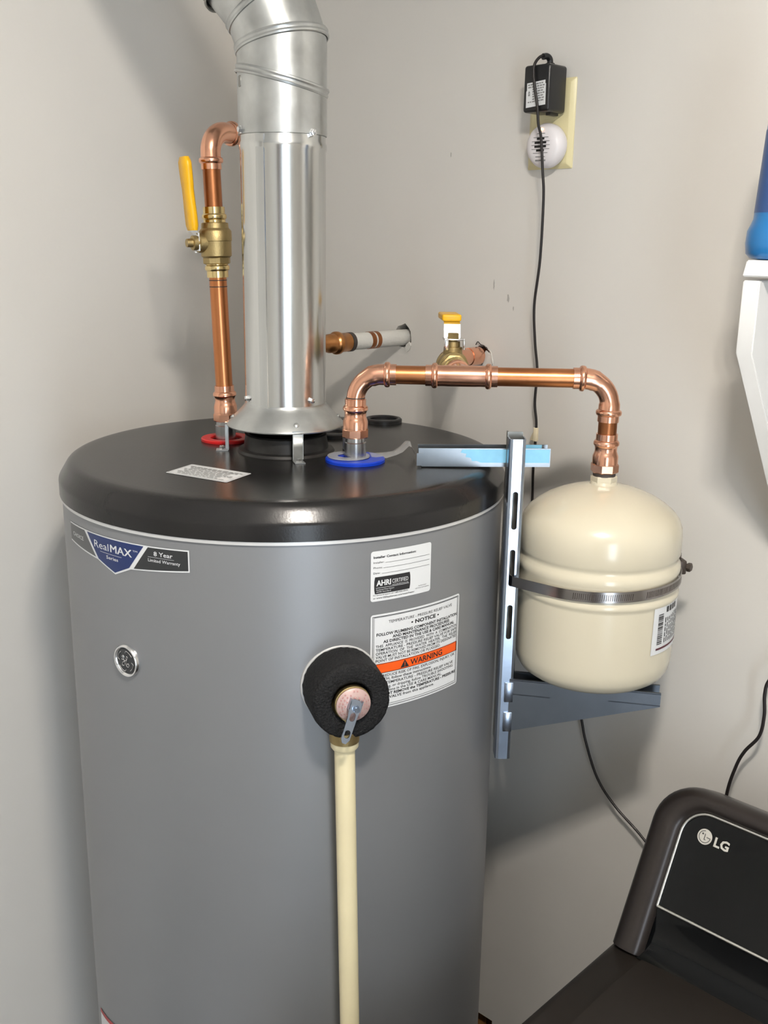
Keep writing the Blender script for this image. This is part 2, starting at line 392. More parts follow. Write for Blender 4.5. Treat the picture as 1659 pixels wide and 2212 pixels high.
# assumed ceiling lamp: white base with three short tubes
lp = thing('assumed_ceiling_lamp', (LAMP_POS.x, LAMP_POS.y, CEIL), 'assumed white flush ceiling lamp with three short glowing tubes', 'lamp')
LM = lambda x, y, z: LAMP_POS + V((x, y, z))
b = BM(); boxf(b, LM, -0.09, 0.09, -0.09, 0.09, 0.02, CEIL - LAMP_POS.z, bevel=0.008); mk('lamp_base', b, 'lamp_white', parent=lp)
for k in (-1, 0, 1):
    b = BM(); cyl(b, LM(k * 0.05, -0.06, 0), LM(k * 0.05, 0.06, 0), 0.012, 16); mk('lamp_tube', b, 'lamp_glow', parent=lp)
    b = BM(); boxf(b, LM, k * 0.05 - 0.008, k * 0.05 + 0.008, 0.05, 0.066, -0.005, 0.022); mk('tube_holder', b, 'lamp_white', parent=lp)

# ------------------------------------------------------------------ water heater
ZT, RB, RL = 1.5, 0.277, 0.28
wh = thing('water_heater', (HC.x, HC.y, 0), 'tall grey cylindrical water heater with a black lid', 'water heater')
HV = V((HC.x, HC.y, 0))
b = BM(); lathe(b, HV, Zv, [(0.0, 0.262), (0.012, 0.268), (0.03, 0.268), (0.031, RB), (1.459, RB)], 128); mk('tank_jacket', b, 'jacket', parent=wh)
b = BM(); lathe(b, HV, Zv, [(1.4565, RB - 0.004), (1.4565, RB + 0.0022), (1.4605, RB + 0.0022), (1.462, RB)], 128); mk('jacket_rim', b, 'jacket_rim', parent=wh, label='thin pale rim under the black lid')
prof = [(1.4605, RL - 0.004), (1.4605, RL), (1.4760, RL), (1.4785, RL - 0.0004), (1.4805, RL - 0.0013), (1.4825, RL - 0.0025), (1.4900, RL - 0.0070), (1.4945, RL - 0.0098), (1.4968, RL - 0.0118), (1.4985, RL - 0.0145), (1.4996, RL - 0.0180), (1.5, RL - 0.0215), (1.5, 0.25), (1.5, 0.16), (1.5, 0.03)]
b = BM(); lathe(b, HV, Zv, prof, 128); lid = mk('lid', b, 'lid', parent=wh, label='satin black lid with a rounded shoulder')
def H(x, y, z): return V((HC.x + x, HC.y + y, z))
# flue collar under the draft hood
b = BM(); rings(b, [(H(0, 0, z), Zv, r) for z, r in ((1.500, 0.062), (1.503, 0.060), (1.5045, 0.054), (1.521, 0.0515), (1.5225, 0.0525), (1.5235, 0.0505), (1.5225, 0.0475), (1.501, 0.046))], 64, (False, False)); mk('flue_collar', b, 'black_flue', parent=wh)
def ring_obj(name, m, c, ri, ro, h, parent, tiltx=0.0, **k):
    bb = BM(); rings(bb, [(V(c) + Zv * z, Zv, r) for z, r in ((0, ri), (0, ro), (h * 0.7, ro), (h, ro - h * 0.3), (h, ri + h * 0.3), (h * 0.7, ri), (0, ri))], 56, (False, False))
    if tiltx:
        for v in bb.verts: v.co = V(c) + Matrix.Rotation(tiltx, 3, 'X') @ (v.co - V(c))
    return mk(name, bb, m, parent=parent, **k)
COLD = V((-0.0362, 1.2140, 1.5)); HOT = V((-0.2118, 1.3270, 1.5))
ring_obj('gasket', 'red', HOT + V((0.0, 0.006, 0.0002)), 0.021, 0.0335, 0.004, wh, label='red plastic ring around the hot outlet')
ring_obj('gasket', 'blue', COLD + V((0.0, -0.002, 0.0002)), 0.017, 0.0365, 0.0045, wh, label='blue plastic ring around the cold inlet')
ring_obj('washer_film', 'clear', COLD + V((-0.008, 0.0, 0.0055)), 0.0135, 0.026, 0.0012, wh, label='clear plastic disc on the blue ring')
for x, y in ((0.1235, 0.2155), (0.052, 0.103)):
    k = ring_obj('knockout_ring', 'black_plastic', H(x, y, 1.5), 0.0205, 0.0275, 0.006, wh)
    bb = BM(); lathe(bb, H(x, y, 1.5), Zv, [(0, 0.0208), (0.0016, 0.0208)], 40); mk('knockout_plug', bb, 'black_plastic', parent=k)
for c, zt, nm in ((HOT, 1.527, 'hot'), (COLD, 1.529, 'cold')):
    b = BM(); lathe(b, c, Zv, [(0, 0.0133), (zt - 1.5 - 0.006, 0.0133), (zt - 1.5 - 0.005, 0.0120), (zt - 1.5 + 0.004, 0.0118)], 36); mk('pipe_nipple', b, 'nipple', parent=wh)
# crumpled clear tape between the cold inlet and the bracket
b = BM()
tp = [V((-0.018, 1.222, 1.5075)), V((0.0, 1.228, 1.5065)), V((0.012, 1.232, 1.508)), V((0.020, 1.236, 1.5125)), V((0.0275, 1.238, 1.519)), V((0.031, 1.237, 1.5195)), V((0.035, 1.233, 1.512)), V((0.039, 1.230, 1.504))]
for i, p in enumerate(tp):
    hw = 0.010 + 0.004 * (i > 3)
    dz = 0.0016 * (i % 2)
    b.verts.new(p + V((0.002, -hw, -0.002 - dz))); b.verts.new(p + V((0, 0, dz))); b.verts.new(p + V((-0.002, hw, -0.001)))
b.verts.ensure_lookup_table()
for i in range(len(tp) - 1):
    for k in (0, 1): b.faces.new([b.verts[3 * i + k], b.verts[3 * i + k + 1], b.verts[3 * i + 4 + k], b.verts[3 * i + 3 + k]])
bmesh.ops.solidify(b, geom=b.faces[:], thickness=0.0004)
mk('crumpled_tape', b, 'clear', parent=wh, label='crumpled clear tape from the cold inlet to the bracket')

# stickers ----------------------------------------------------------
def sticker(name, pts, f, m, parent, step=3.0, **k):
    bb = BM(); poly2d(bb, pts); wrap(bb, f, step); return mk(name, bb, m, parent=parent, flat=True, **k)
# caution sticker on the lid
c0, c1, c3 = V((-0.103, -0.095, 0)), V((-0.023, -0.139, 0)), V((-0.125, -0.141, 0))
ex = (c1 - c0).normalized(); lw = (c1 - c0).length * 1000
ey = V((-ex.y, ex.x, 0)); lh = 50.0
def lidmap(dz): return lambda x, y: V((HC.x, HC.y, 1.5 + dz)) + c0 + ex * (x / 1000) + ey * (y / 1000)
def lidmap2(dz):
    o = c3 + V((HC.x, HC.y, 1.5 + dz)); e1 = V((-0.048, -0.186, 0)) - c3; e2 = c0 - c3
    return lambda x, y: o + e1 * (x / 86.0) + e2 * (y / 51.0)
cs = sticker('caution_sticker', rrect(0, 86, 0, 51, 2), lidmap2(0.0004), 'label_white', wh, 0, label='small white notice sticker lying on the black lid')
b = BM(); border2d(b, 2, 84, 2, 49, 0.5)
for i in range(9):
    y = 40 - i * 4.2; x = 6 + (i % 3) * 3
    rn = random.Random(i)
    while x < 78 - (i % 4) * 5:
        wd = rn.uniform(3, 9); rect2d(b, x, min(80, x + wd), y, y + (2.4 if i < 2 else 1.7)); x += wd + 1.6
wrap(b, lidmap2(0.0007), 0); mk('printed_lines', b, 'ink_grey', parent=cs, flat=True, kind='stuff')

# series sticker: dark band with a blue shield
R1 = RB + 0.0005; R2 = RB + 0.0008; R3 = RB + 0.0011
A0, Z0 = -58.2, 1.40
d2m = lambda a: math.radians(a - A0) * RB * 1000
def sm(R): return on_cyl(HC, R, A0, Z0)
TLx, TRx = d2m(-58.2), d2m(-15.8)
bs = sticker('series_sticker', [(0, 20.2), (d2m(-43.3), 14.6), (d2m(-36.8), 3.9), (d2m(-31.6), 14.6), (TRx, 22.2), (TRx, 46.4), (d2m(-26.4), 45.2), (d2m(-48), 43.6), (0, 42.6)], sm(R1), 'label_white', wh, label='white-edged series sticker with a blue shield and dark bands')
sticker('grey_panel', [(1.2, 22.0), (d2m(-43.9), 16.8), (d2m(-48.9), 42.3), (1.2, 41.2)], sm(R2), 'choice_grey', bs)
sticker('blue_shield', [(d2m(-42.9), 16.0), (d2m(-36.8), 5.9), (d2m(-32.0), 16.0), (d2m(-27.4), 43.9), (d2m(-47.6), 42.4)], sm(R2), 'navy', bs)
sticker('charcoal_panel', [(d2m(-30.6), 16.5), (TRx - 1.2, 23.8), (TRx - 1.2, 45.0), (d2m(-26.2), 43.9)], sm(R2), 'charcoal', bs)
b = BM(); text2d(b, 'CHOICE', d2m(-56.0), d2m(-49.6), 29.0, 4.6); wrap(b, sm(R3), 3); mk('panel_text', b, 'label_white', parent=bs, flat=True)
b = BM()
text2d(b, 'Real', d2m(-44.3), d2m(-38.6), 28.6, 8.6)
for dx_ in (0, 0.35, 0.7): text2d(b, 'MAX', d2m(-38.0) + dx_, d2m(-31.0) + dx_, 28.6, 8.9)
text2d(b, 'TM', d2m(-30.6), d2m(-29.2), 35.4, 2.0)
text2d(b, 'Series', d2m(-39.6), d2m(-35.4), 19.6, 3.9, bold=0.01)
rect2d(b, d2m(-42.0), d2m(-34.2), 25.4, 25.8)
wrap(b, sm(R3), 3); mk('shield_text', b, 'label_white', parent=bs, flat=True)
b = BM()
text2d(b, '8 Year', d2m(-24.6), d2m(-19.7), 35.6, 5.0, bold=0.01)
rect2d(b, d2m(-26.2), d2m(-19.4), 33.6, 33.9)
text2d(b, 'Limited Warranty', d2m(-26.2), d2m(-17.9), 28.6, 3.6, bold=0.006)
wrap(b, sm(R3), 3); mk('warranty_text', b, 'label_white', parent=bs, flat=True)

# installer label
A1, ZI = 24.1, 1.3872; LWd, LHt = 77.4, 56.4
def im(R): return on_cyl(HC, R, A1, ZI)
il = sticker('installer_label', rrect(0, LWd, 0, LHt, 3), im(R1), 'label_white', wh, label='white rounded installer contact label on the grey jacket')
b = BM()
text2d(b, 'Installer Contact Information:', 3, 56, 48.5, 2.5, bold=0.03)
text2d(b, 'Installer:', 3, 15.5, 42.8, 2.2); rect2d(b, 17, 75, 42.6, 42.9)
text2d(b, 'Phone:', 3, 13.5, 37.0, 2.2); rect2d(b, 15, 75, 36.9, 37.2)
text2d(b, 'Date:', 3, 11, 31.0, 2.2); rect2d(b, 13, 75, 30.9, 31.2)
text2d(b, 'For Service & Support call 1-888-4GE-HEWH', 3, 46, 6.3, 1.7)
text2d(b, 'or www.GEAppliances.com/waterheater', 3, 55, 2.9, 1.9, bold=0.01)
text2d(b, 'Authorized', 60, 71, 8.6, 1.3); text2d(b, 'service and parts', 56, 75, 6.2, 1.3)
wrap(b, im(R2), 3); mk('printed_text', b, 'ink', parent=il, flat=True)
pts = [(5, 8.5)] + [(48 - 0, 8.5)] + [(48.8, 13), (49, 18), (48.8, 23), (48, 27.5)] + [(5, 27.5)] + [(4.2, 23), (4, 18), (4.2, 13)]
cb = sticker('certified_badge', pts, im(R2), 'ink', il, label='black certified badge')
b = BM(); text2d(b, 'AHRI', 6.5, 24, 17.6, 6.2, bold=0.03); text2d(b, 'CERTIFIED', 25.5, 46, 18.6, 4.6)
text2d(b, 'www.ahridirectory.org', 25.5, 46, 16.2, 1.4); rect2d(b, 6, 47, 15.0, 15.4)
text2d(b, 'Residential Water Heaters', 6.5, 28, 12.4, 1.5); text2d(b, 'AHRI Standard', 6.5, 24, 10.0, 1.5)
wrap(b, im(R3), 3); mk('printed_text', b, 'label_white', parent=cb, flat=True)

# notice label
A2, ZN = 24.2, 1.2602; NW, NH = 127.4, 111.8
def nm_(R): return on_cyl(HC, R, A2, ZN)
nl = sticker('notice_label', rrect(0, NW, 0, NH, 3), nm_(R1), 'label_white', wh, label='large white relief valve notice label with an orange warning band')
b = BM(); border2d(b, 2.2, NW - 2.2, 2.2, NH - 2.2, 0.6); border2d(b, 3.8, NW - 3.8, 4.6, NH - 3.2, 0.4)
rows = [('TEMPERATURE - PRESSURE RELIEF VALVE', .17, .89, .105, 3.3, 0.0), ('\u2022 NOTICE \u2022', .40, .72, .165, 4.3, .035),
        ('FOLLOW PLUMBING COMPONENT INSTALLATION', .055, .965, .225, 3.3, .03), ('AND MAINTENANCE PROCEDURES', .21, .86, .265, 3.3, .03),
        ('AS DIRECTED IN THE USE & CARE MANUAL', .12, .93, .305, 3.3, .03), ('THIS  APPLIANCE  IS  PROVIDED  WITH  A  COMBINATION', .05, .97, .347, 3.2, .01),
        ('TEMPERATURE - PRESSURE RELIEF VALVE FOR SAFE', .05, .97, .385, 3.2, .01), ('OPERATION  OF  THE  WATER  HEATER,  THE  RELIEF', .05, .97, .423, 3.2, .01),
        ('VALVE MUST NOT BE REMOVED FROM ITS DESIGNATED', .05, .97, .461, 3.2, .01), ('POINT OF INSTALLATION OR PLUGGED.', .05, .75, .499, 3.2, .01),
        ('TO REDUCE RISK OF FIRE, EXPLOSION, INJURY, OR', .05, .95, .662, 3.2, .01), ('DEATH, follow these instructions:', .05, .64, .700, 3.2, .015),
        ('If the TEMPERATURE - PRESSURE RELIEF VALVE', .05, .93, .742, 3.2, .01), ('is leaking, or dripping, follow TROUBLE SHOOTING', .05, .93, .782, 3.2, .01),
        ('instructions in the USE & CARE MANUAL.', .05, .78, .822, 3.2, .01), ('DO NOT REMOVE the TEMPERATURE - PRESSURE', .05, .97, .862, 3.2, .03),
        ('RELIEF VALVE from this appliance.', .05, .68, .902, 3.2, .015)]
for s, a, c, fr, h, bo in rows: text2d(b, s, a * NW, c * NW, NH * (1 - fr), h, bold=bo)
wrap(b, nm_(R2), 3); mk('printed_text', b, 'ink', parent=nl, flat=True)
b = BM(); rect2d(b, .04 * NW, .975 * NW, NH * (1 - .618), NH * (1 - .516)); wrap(b, nm_(R2), 3); wb = mk('warning_band', b, 'orange', parent=nl, flat=True, label='orange warning band')
b = BM(); text2d(b, 'WARNING', .40 * NW, .775 * NW, NH * (1 - .597), 6.6, bold=.015)
y0 = NH * (1 - .605)
poly2d(b, [(.295 * NW, y0), (.385 * NW, y0), (.34 * NW, y0 + 9)])
border2d(b, .04 * NW, .975 * NW, NH * (1 - .618), NH * (1 - .516), 0.5)
wrap(b, nm_(R3), 3); mk('printed_text', b, 'ink', parent=wb, flat=True)
b = BM(); rect2d(b, .337 * NW, .343 * NW, y0 + 2.3, y0 + 6.5); rect2d(b, .337 * NW, .343 * NW, y0 + 0.8, y0 + 1.6); wrap(b, nm_(R3 + 0.0003), 0); mk('exclamation_mark', b, 'orange', parent=wb, flat=True)

# tilted label low on the left
bl = sticker('low_label', [(0, 0), (150, 0), (150, 136), (5, 96)], on_cyl(HC, R1, -63.5, 0.66), 'label_white', wh, label='white label with a red edge low on the jacket')
b = BM(); poly2d(b, [(5, 90), (150, 129), (150, 136), (5, 96)]); wrap(b, on_cyl(HC, R2, -63.5, 0.66), 3); mk('red_edge', b, 'label_red', parent=bl, flat=True)

# round emblem
ae = math.radians(-34.4); ax = V((math.sin(ae), -math.cos(ae), 0)); ec = V((HC.x, HC.y, 1.3055)) + ax * (RB - 0.0005)
ee = V((math.cos(ae), math.sin(ae), 0))
b = BM(); rings(b, [(ec + ax * h, ax, r) for h, r in ((0.0, 0.0195), (0.0025, 0.0193), (0.0045, 0.0178), (0.0045, 0.0165), (0.0030, 0.0148), (0.0022, 0.0145))], 56); em = mk('round_emblem', b, 'zinc_bright', parent=wh, label='chrome ringed round emblem with script letters')
b = BM(); lathe(b, ec + ax * 0.002, ax, [(0, 0.0146), (0.0008, 0.0144)], 48); mk('emblem_disc', b, 'charcoal', parent=em)
def EP(x, y, h=0.0034): return ec + ee * (x / 1000) + Zv * (y / 1000) + ax * h
b = BM()
for st in ([(-4.6, 3.2), (-5.2, 5.2), (-3.6, 6.2), (-2.4, 4.4), (-3.2, 1.6), (-5.0, 0.9), (-5.8, 2.0)],
           [(-2.4, 4.4), (-1.2, 5.6)], [(-3.4, 2.0), (-1.4, -0.6), (-2.4, -5.2), (-4.8, -5.8), (-5.6, -3.8), (-3.6, -1.6), (-0.8, 0.2)],
           [(0.4, 0.6), (2.6, 2.6), (3.4, 5.0), (2.2, 6.0), (1.0, 4.2), (1.6, 0.8), (0.4, -2.4), (1.4, -5.6), (3.8, -6.2), (5.4, -4.4), (4.4, -2.2), (2.8, -2.6), (2.9, -4.0)],
           [(-0.8, 0.2), (1.4, 1.6)]):
    wire(b, [EP(x, y) for x, y in st], 0.00048, 6, 6)
for k in range(4):
    t0 = math.radians(35 + 90 * k)
    wire(b, [EP(12.2 * math.cos(t0 + j * 0.14 + 0.0), 12.2 * math.sin(t0 + j * 0.14)) for j in range(7)] + [EP(9.6 * math.cos(t0 + 1.0), 9.6 * math.sin(t0 + 1.0))], 0.0005, 6, 3)
mk('script_letters', b, 'zinc_bright', parent=em)

# ------------------------------------------------------------------ draft hood and flue
dh = thing('draft_hood', (HC.x, HC.y, ZT), 'flared galvanised draft hood standing on legs on the black lid', 'draft hood')
b = BM(); rings(b, [(H(0, 0, z), Zv, r) for z, r in ((1.5335, 0.0725), (1.5332, 0.0740), (1.5345, 0.0742), (1.5365, 0.0730), (1.546, 0.0645), (1.555, 0.0555), (1.5585, 0.0525), (1.562, 0.0505), (1.575, 0.0497), (1.575, 0.0485), (1.556, 0.0515), (1.5335, 0.0725))], 96, (False, False)); mk('hood_skirt', b, 'galv_dull', parent=dh)
for ang in (16.5, -84.0, 196.5, 96.0):
    a = math.radians(ang); er = V((math.sin(a), -math.cos(a), 0)); et = V((math.cos(a), math.sin(a), 0))
    def LG(t, rr_, z, er=er, et=et): return V((HC.x, HC.y, z)) + er * rr_ + et * t
    b = BM()
    boxf(b, LG, -0.0065, 0.0065, 0.0725, 0.0735, 1.5012, 1.537); boxf(b, LG, -0.0065, 0.0065, 0.0735, 0.0885, 1.5002, 1.5012)
    boxf(b, LG, -0.0065, -0.0058, 0.0735, 0.0765, 1.503, 1.534); boxf(b, LG, 0.0058, 0.0065, 0.0735, 0.0765, 1.503, 1.534)
    lg = mk('leg', b, 'galv_dull', parent=dh)
    b = BM(); p = LG(0, 0.081, 1.5012); lathe(b, p, Zv, [(0, 0.0048), (0.0008, 0.0048), (0.001, 0.0036), (0.0042, 0.0036), (0.0046, 0.003)], 6); mk('screw', b, 'zinc_bright', parent=lg)
    b = BM(); lathe(b, LG(0, 0.0672, 1.5435), (er + Zv * 0.9), [(-0.002, 0.0034), (0.0004, 0.0034), (0.0014, 0.002)], 14); mk('rivet', b, 'galv_dull', parent=lg)

vp = thing('flue_pipe', (HC.x, HC.y, 1.56), 'shiny galvanised flue pipe with a segmented elbow rising from the draft hood', 'flue pipe')
b = BM(); lathe(b, H(0, 0, 0), Zv, [(1.558, 0.0505), (1.86, 0.0512), (1.863, 0.0522), (1.868, 0.0522), (1.871, 0.0510), (1.888, 0.0505)], 96, (False, False)); lowp = mk('lower_pipe', b, 'galv', parent=vp)
# lock seam
a = math.radians(-25); er = V((math.sin(a), -math.cos(a), 0)); et = V((math.cos(a), math.sin(a), 0))
b = BM()
for i in range(2):
    z = (1.559, 1.8765)[i]; rad = (0.0504, 0.0512)[i]
    for t, h in ((-0.0065, -0.0004), (-0.0058, 0.0010), (0.0052, 0.0012), (0.0060, -0.0004)): b.verts.new(V((HC.x, HC.y, z)) + er * (math.sqrt(rad ** 2 - t * t) + h) + et * t)
b.verts.ensure_lookup_table()
for k in range(3): b.faces.new([b.verts[k], b.verts[k + 1], b.verts[5 + k], b.verts[4 + k]])
mk('lock_seam', b, 'galv', parent=lowp)
# adjustable elbow: straight gores cut by tilted planes, with a bead at every joint
def gore_ring(c, axis, plane_n, r, n=72):
    """points of the cylinder (c, axis, r) on the plane through c with normal plane_n"""
    t = axis.normalized(); ref = V((0, 1, 0)); u = (ref - t * ref.dot(t)).normalized(); v = t.cross(u)
    out = []
    for k in range(n):
        d = (u * math.cos(2 * math.pi * k / n) + v * math.sin(2 * math.pi * k / n)) * r
        h = -d.dot(plane_n) / t.dot(plane_n); out.append(c + d + t * h)
    return out
def bridge(bm, A, B):
    va = [bm.verts.new(p) for p in A]; vb = [bm.verts.new(p) for p in B]; n = len(A)
    for k in range(n): bm.faces.new((va[k], va[(k + 1) % n], vb[(k + 1) % n], vb[k]))
def dirv(deg, back=0.0):      # tilt from vertical towards the left
    a = math.radians(deg); return V((-math.sin(a), back, math.cos(a))).normalized()
RG = 0.0523
axes = [dirv(0), dirv(0), dirv(20, 0.05), dirv(40, 0.12)]
cs_ = [H(0, 0, 1.878), H(0, 0, 1.9385), H(0, 0, 1.9800)]
cs_.append(cs_[2] + axes[2] * 0.043); cs_.append(cs_[3] + axes[3] * 0.055)
pn = [Zv, dirv(-14, -0.03), dirv(11.5, 0.10), dirv(31, 0.10), axes[3]]
elbow = None
for k in range(4):
    bb = BM(); bridge(bb, gore_ring(cs_[k], axes[k], pn[k], RG), gore_ring(cs_[k + 1], axes[k], pn[k + 1], RG))
    if k == 0: bridge(bb, gore_ring(cs_[0], axes[0], pn[0], RG), gore_ring(cs_[0], axes[0], pn[0], RG - 0.0012))
    g = mk('elbow_gore', bb, 'galv_dull', parent=vp)
    if k < 3:
        bb = BM(); c = cs_[k + 1]; pnn = pn[k + 1].normalized(); t = axes[k]
        base = gore_ring(c, t, pnn, RG)
        prv = None
        for j, (off, dr) in enumerate(((-0.0052, 0.0), (-0.0045, 0.0018), (-0.0025, 0.0024), (-0.0008, 0.0014), (0.0008, 0.0014), (0.0025, 0.0024), (0.0045, 0.0018), (0.0052, 0.0))):
            ring = [bb.verts.new(p + (p - c).normalized() * dr + pnn * off) for p in base]
            if prv:
                for q in range(len(ring)): bb.faces.new((prv[q], prv[(q + 1) % len(ring)], ring[(q + 1) % len(ring)], ring[q]))
            prv = ring
        mk('joint_bead', bb, 'galv_dull', parent=g)
# upper run that leaves towards the ceiling
t = axes[3]; c = cs_[4]
Lup = (CEIL + 0.05 - c.z) / t.z
b = BM(); rings(b, [(c - t * 0.012, t, RG + 0.0035), (c - t * 0.013, t, RG + 0.0052), (c - t * 0.010, t, RG + 0.0055), (c - t * 0.007, t, RG + 0.0030), (c + t * Lup, t, RG + 0.0028)], 64, (False, False)); mk('upper_pipe', b, 'galv_dark', parent=vp)
for x, y, z in ((-0.0455, -0.026, 1.8825), (0.0385, -0.0362, 1.8795), (-0.0445, -0.0255, 1.5695), (0.0352, -0.0367, 1.5695)):
    d = V((x, y, 0)).normalized(); p = H(0, 0, z) + d * (0.0522 if z > 1.7 else 0.0503)
    b = BM(); lathe(b, p, d, [(-0.001, 0.0047), (0.0009, 0.0047), (0.001, 0.0035), (0.0042, 0.0035), (0.0048, 0.0026)], 6 if True else 12); mk('screw', b, 'zinc_bright', parent=vp)
# dark rivet mark on the elbow
a = math.radians(-62); er = V((math.sin(a), -math.cos(a), 0)); et = V((math.cos(a), math.sin(a), 0))
b = BM(); prism(b, rrect(-0.004, 0.003, -0.0065, 0.006, 0.002), lambda p_, q_, h_: H(0, 0, 1.935 + q_) + er * (RG - 0.0006 + h_) + et * p_, 0, 0.0009); mk('scuff_mark', b, 'galv_dark', parent=vp)

# ------------------------------------------------------------------ copper lines
RP, RF, RBD = 0.0111, 0.0126, 0.0152
def socket(s, sgn, body=RF):
    """press socket whose lip is at s and which runs in direction sgn"""
    q = [(0, RP), (0, RF), (0.0070, RF), (0.0080, RBD - 0.0008), (0.0095, RBD), (0.0120, RBD), (0.0135, RBD - 0.0008), (0.0145, RF), (0.021, RF - 0.0002), (0.026, RF)]
    r = [(s + sgn * h, rad) for h, rad in q]
    return r if sgn > 0 else r[::-1]
def adapter_part(parent, base, ax, m='copper_fit', scale=1.0):
    """female press adapter: eight-sided collar, waist, bead and lip; base = bottom centre"""
    bb = BM(); lathe(bb, base, ax, [(0, 0.0150), (0.0015, 0.0168), (0.010, 0.0168), (0.0115, 0.0155)], 8, rot=math.pi / 8)
    lathe(bb, base, ax, [(0.0105, 0.0152), (0.020, 0.0152), (0.0235, 0.0140), (0.026, 0.0131), (0.030, 0.0131), (0.0325, 0.0138), (0.034, RBD), (0.037, RBD), (0.039, 0.0138), (0.0395, RF + 0.0002), (0.047, RF + 0.0002), (0.0472, RP)], 32)
    return mk('press_adapter', bb, m, parent=parent)
def dark_ring(parent, c, ax, r=RP + 0.0002, h=0.0011):
    bb = BM(); lathe(bb, c - ax.normalized() * h / 2, ax, [(0, r), (h, r)], 28); return mk('ink_mark', bb, 'mark', parent=parent)

# cold line: inlet adapter, elbow, pipe, tee, pipe, elbow, pipe, adapter on the tank
TK = V((0.264, 1.19, 0))
cl = thing('cold_water_line', COLD + Zv * 0.029, 'copper pipe run bridging the blue-ringed inlet and the cream tank', 'pipe')
adapter_part(cl, COLD + Zv * 0.029, Zv)
E1 = V((COLD.x - 0.0003, COLD.y, 1.606)); E2 = V((0.2648, 1.190, 1.6075))
run = (E2 - E1).normalized()
p1 = Path([V((COLD.x, COLD.y, 1.574)), E1, E1 + run * 0.049], 0.031, 14)
b = BM(); L = p1.L; tube(b, p1, [(0, RP), (L - 0.036, RP), (L - 0.030, RF)] + [q for q in socket(L, -1) if q[0] > L - 0.0255], 32); mk('elbow', b, 'copper_fit', parent=cl)
dark_ring(cl, V((COLD.x, COLD.y, 1.5775)), Zv, RP + 0.0004)
b = BM(); cyl(b, E1 + run * 0.045, E1 + run * 0.09, RP, 32); mk('pipe', b, 'copper_pipe', parent=cl)
t0 = E1 + run * 0.0840; t1 = E1 + run * 0.1690; tm = (t0 + t1) / 2
pt = Path([t0, t1]); L = pt.L
b = BM(); tube(b, pt, socket(0, 1) + socket(L, -1), 32, dense=1)
br = V((-0.040, 1, -0.012)).normalized()
pb = Path([tm, tm + br * 0.052]); tube(b, pb, [(0, RF), (0.010, RF)] + [q for q in socket(0.052, -1)][1:], 32, dense=1)
mk('tee', b, 'copper_fit', parent=cl)
b = BM(); cyl(b, E1 + run * 0.16, E1 + run * 0.262, RP, 32); mk('pipe', b, 'copper_pipe', parent=cl)
p2 = Path([E1 + run * 0.2575, E2, V((0.2640, 1.190, 1.557))], 0.031, 14); L = p2.L
b = BM(); tube(b, p2, socket(0, 1) + [(0.031, RP + 0.0003)] + [(L - 0.024, RP + 0.0003)] + [q for q in socket(L, -1) if q[0] > L - 0.0215], 32); mk('elbow', b, 'copper_fit', parent=cl)
b = BM(); cyl(b, V((0.264, 1.19, 1.562)), V((0.264, 1.19, 1.536)), RP, 32); mk('pipe', b, 'copper_pipe_dark', parent=cl)
adapter_part(cl, V((0.264, 1.19, 1.4955)), Zv)
b = BM(); cyl(b, V((0.264, 1.19, 1.4915)), V((0.264, 1.19, 1.4965)), 0.0135, 28); mk('thread_seal', b, 'tape', parent=cl)

def ball_valve(name, base, ax, stem, label, L=0.100):
    """press ball valve; base = centre, ax = flow axis, stem = stem direction"""
    ax = ax.normalized(); stem = (stem - ax * stem.dot(ax)).normalized()
    t = thing(name, base - ax * L / 2, label, 'valve')
    h = L / 2
    for sg in (-1, 1):
        bb = BM(); lathe(bb, base + ax * sg * h, ax * -sg, [(0, RP), (0, 0.0136), (0.008, 0.0136), (0.009, 0.0150), (0.0105, 0.0156), (0.0130, 0.0156), (0.0145, 0.0148), (0.0155, 0.0138), (0.024, 0.0138), (0.030, 0.0142)], 32)
        mk('press_end', bb, 'brass_shiny', parent=t)
    bb = BM()
    lathe(bb, base, ax, [(-0.0270, 0.0140), (-0.0255, 0.0175), (-0.0190, 0.0175), (-0.0180, 0.0165)], 8, rot=math.pi / 8)
    lathe(bb, base, ax, [(-0.019, 0.0165), (-0.0165, 0.0192), (0.0015, 0.0196), (0.002, 0.0204), (0.0135, 0.0204), (0.0155, 0.0190), (0.0175, 0.0172), (0.0235, 0.0168), (0.0245, 0.014)], 40)
    body = mk('valve_body', bb, 'brass', parent=t)
    bb = BM(); lathe(bb, base + stem * 0.012, stem, [(0, 0.0125), (0.0125, 0.0118), (0.013, 0.0092), (0.0195, 0.0090), (0.020, 0.0055), (0.027, 0.0050)], 24); mk('stem_boss', bb, 'brass', parent=t)
    return t, ax, stem
# cold ball valve behind the tee
cvc = tm + br * (0.052 + 0.055)
cv, ax, st = ball_valve('ball_valve', cvc, br, V((0, 0, 1)), 'brass ball valve behind the copper tee with its yellow handle pointing back')
sd = ax.cross(st)
def CVM(a_, b_, c_): return cvc + sd * a_ + ax * b_ + st * c_
b = BM(); boxf(b, CVM, -0.0125, 0.0125, -0.012, 0.014, 0.0335, 0.0355, bevel=0.0006)
boxf(b, CVM, -0.0125, -0.0070, -0.0135, -0.012, 0.0215, 0.0355, bevel=0.0005); boxf(b, CVM, 0.0125, 0.0140, -0.010, 0.002, 0.0215, 0.0355, bevel=0.0004)
hd = mk('handle', b, 'zinc_bright', parent=cv, label='zinc lever of the cold valve')
b = BM()
prof_ = [(0.0125, 0.0355), (0.0145, 0.0335), (0.019, 0.0500), (0.030, 0.0560), (0.082, 0.0590), (0.082, 0.0608), (0.0295, 0.0580), (0.0175, 0.0520)]
prism(b, prof_, lambda p_, q_, h_: CVM(h_, p_, q_), -0.0105, 0.0105); mk('lever', b, 'zinc_bright', parent=hd)
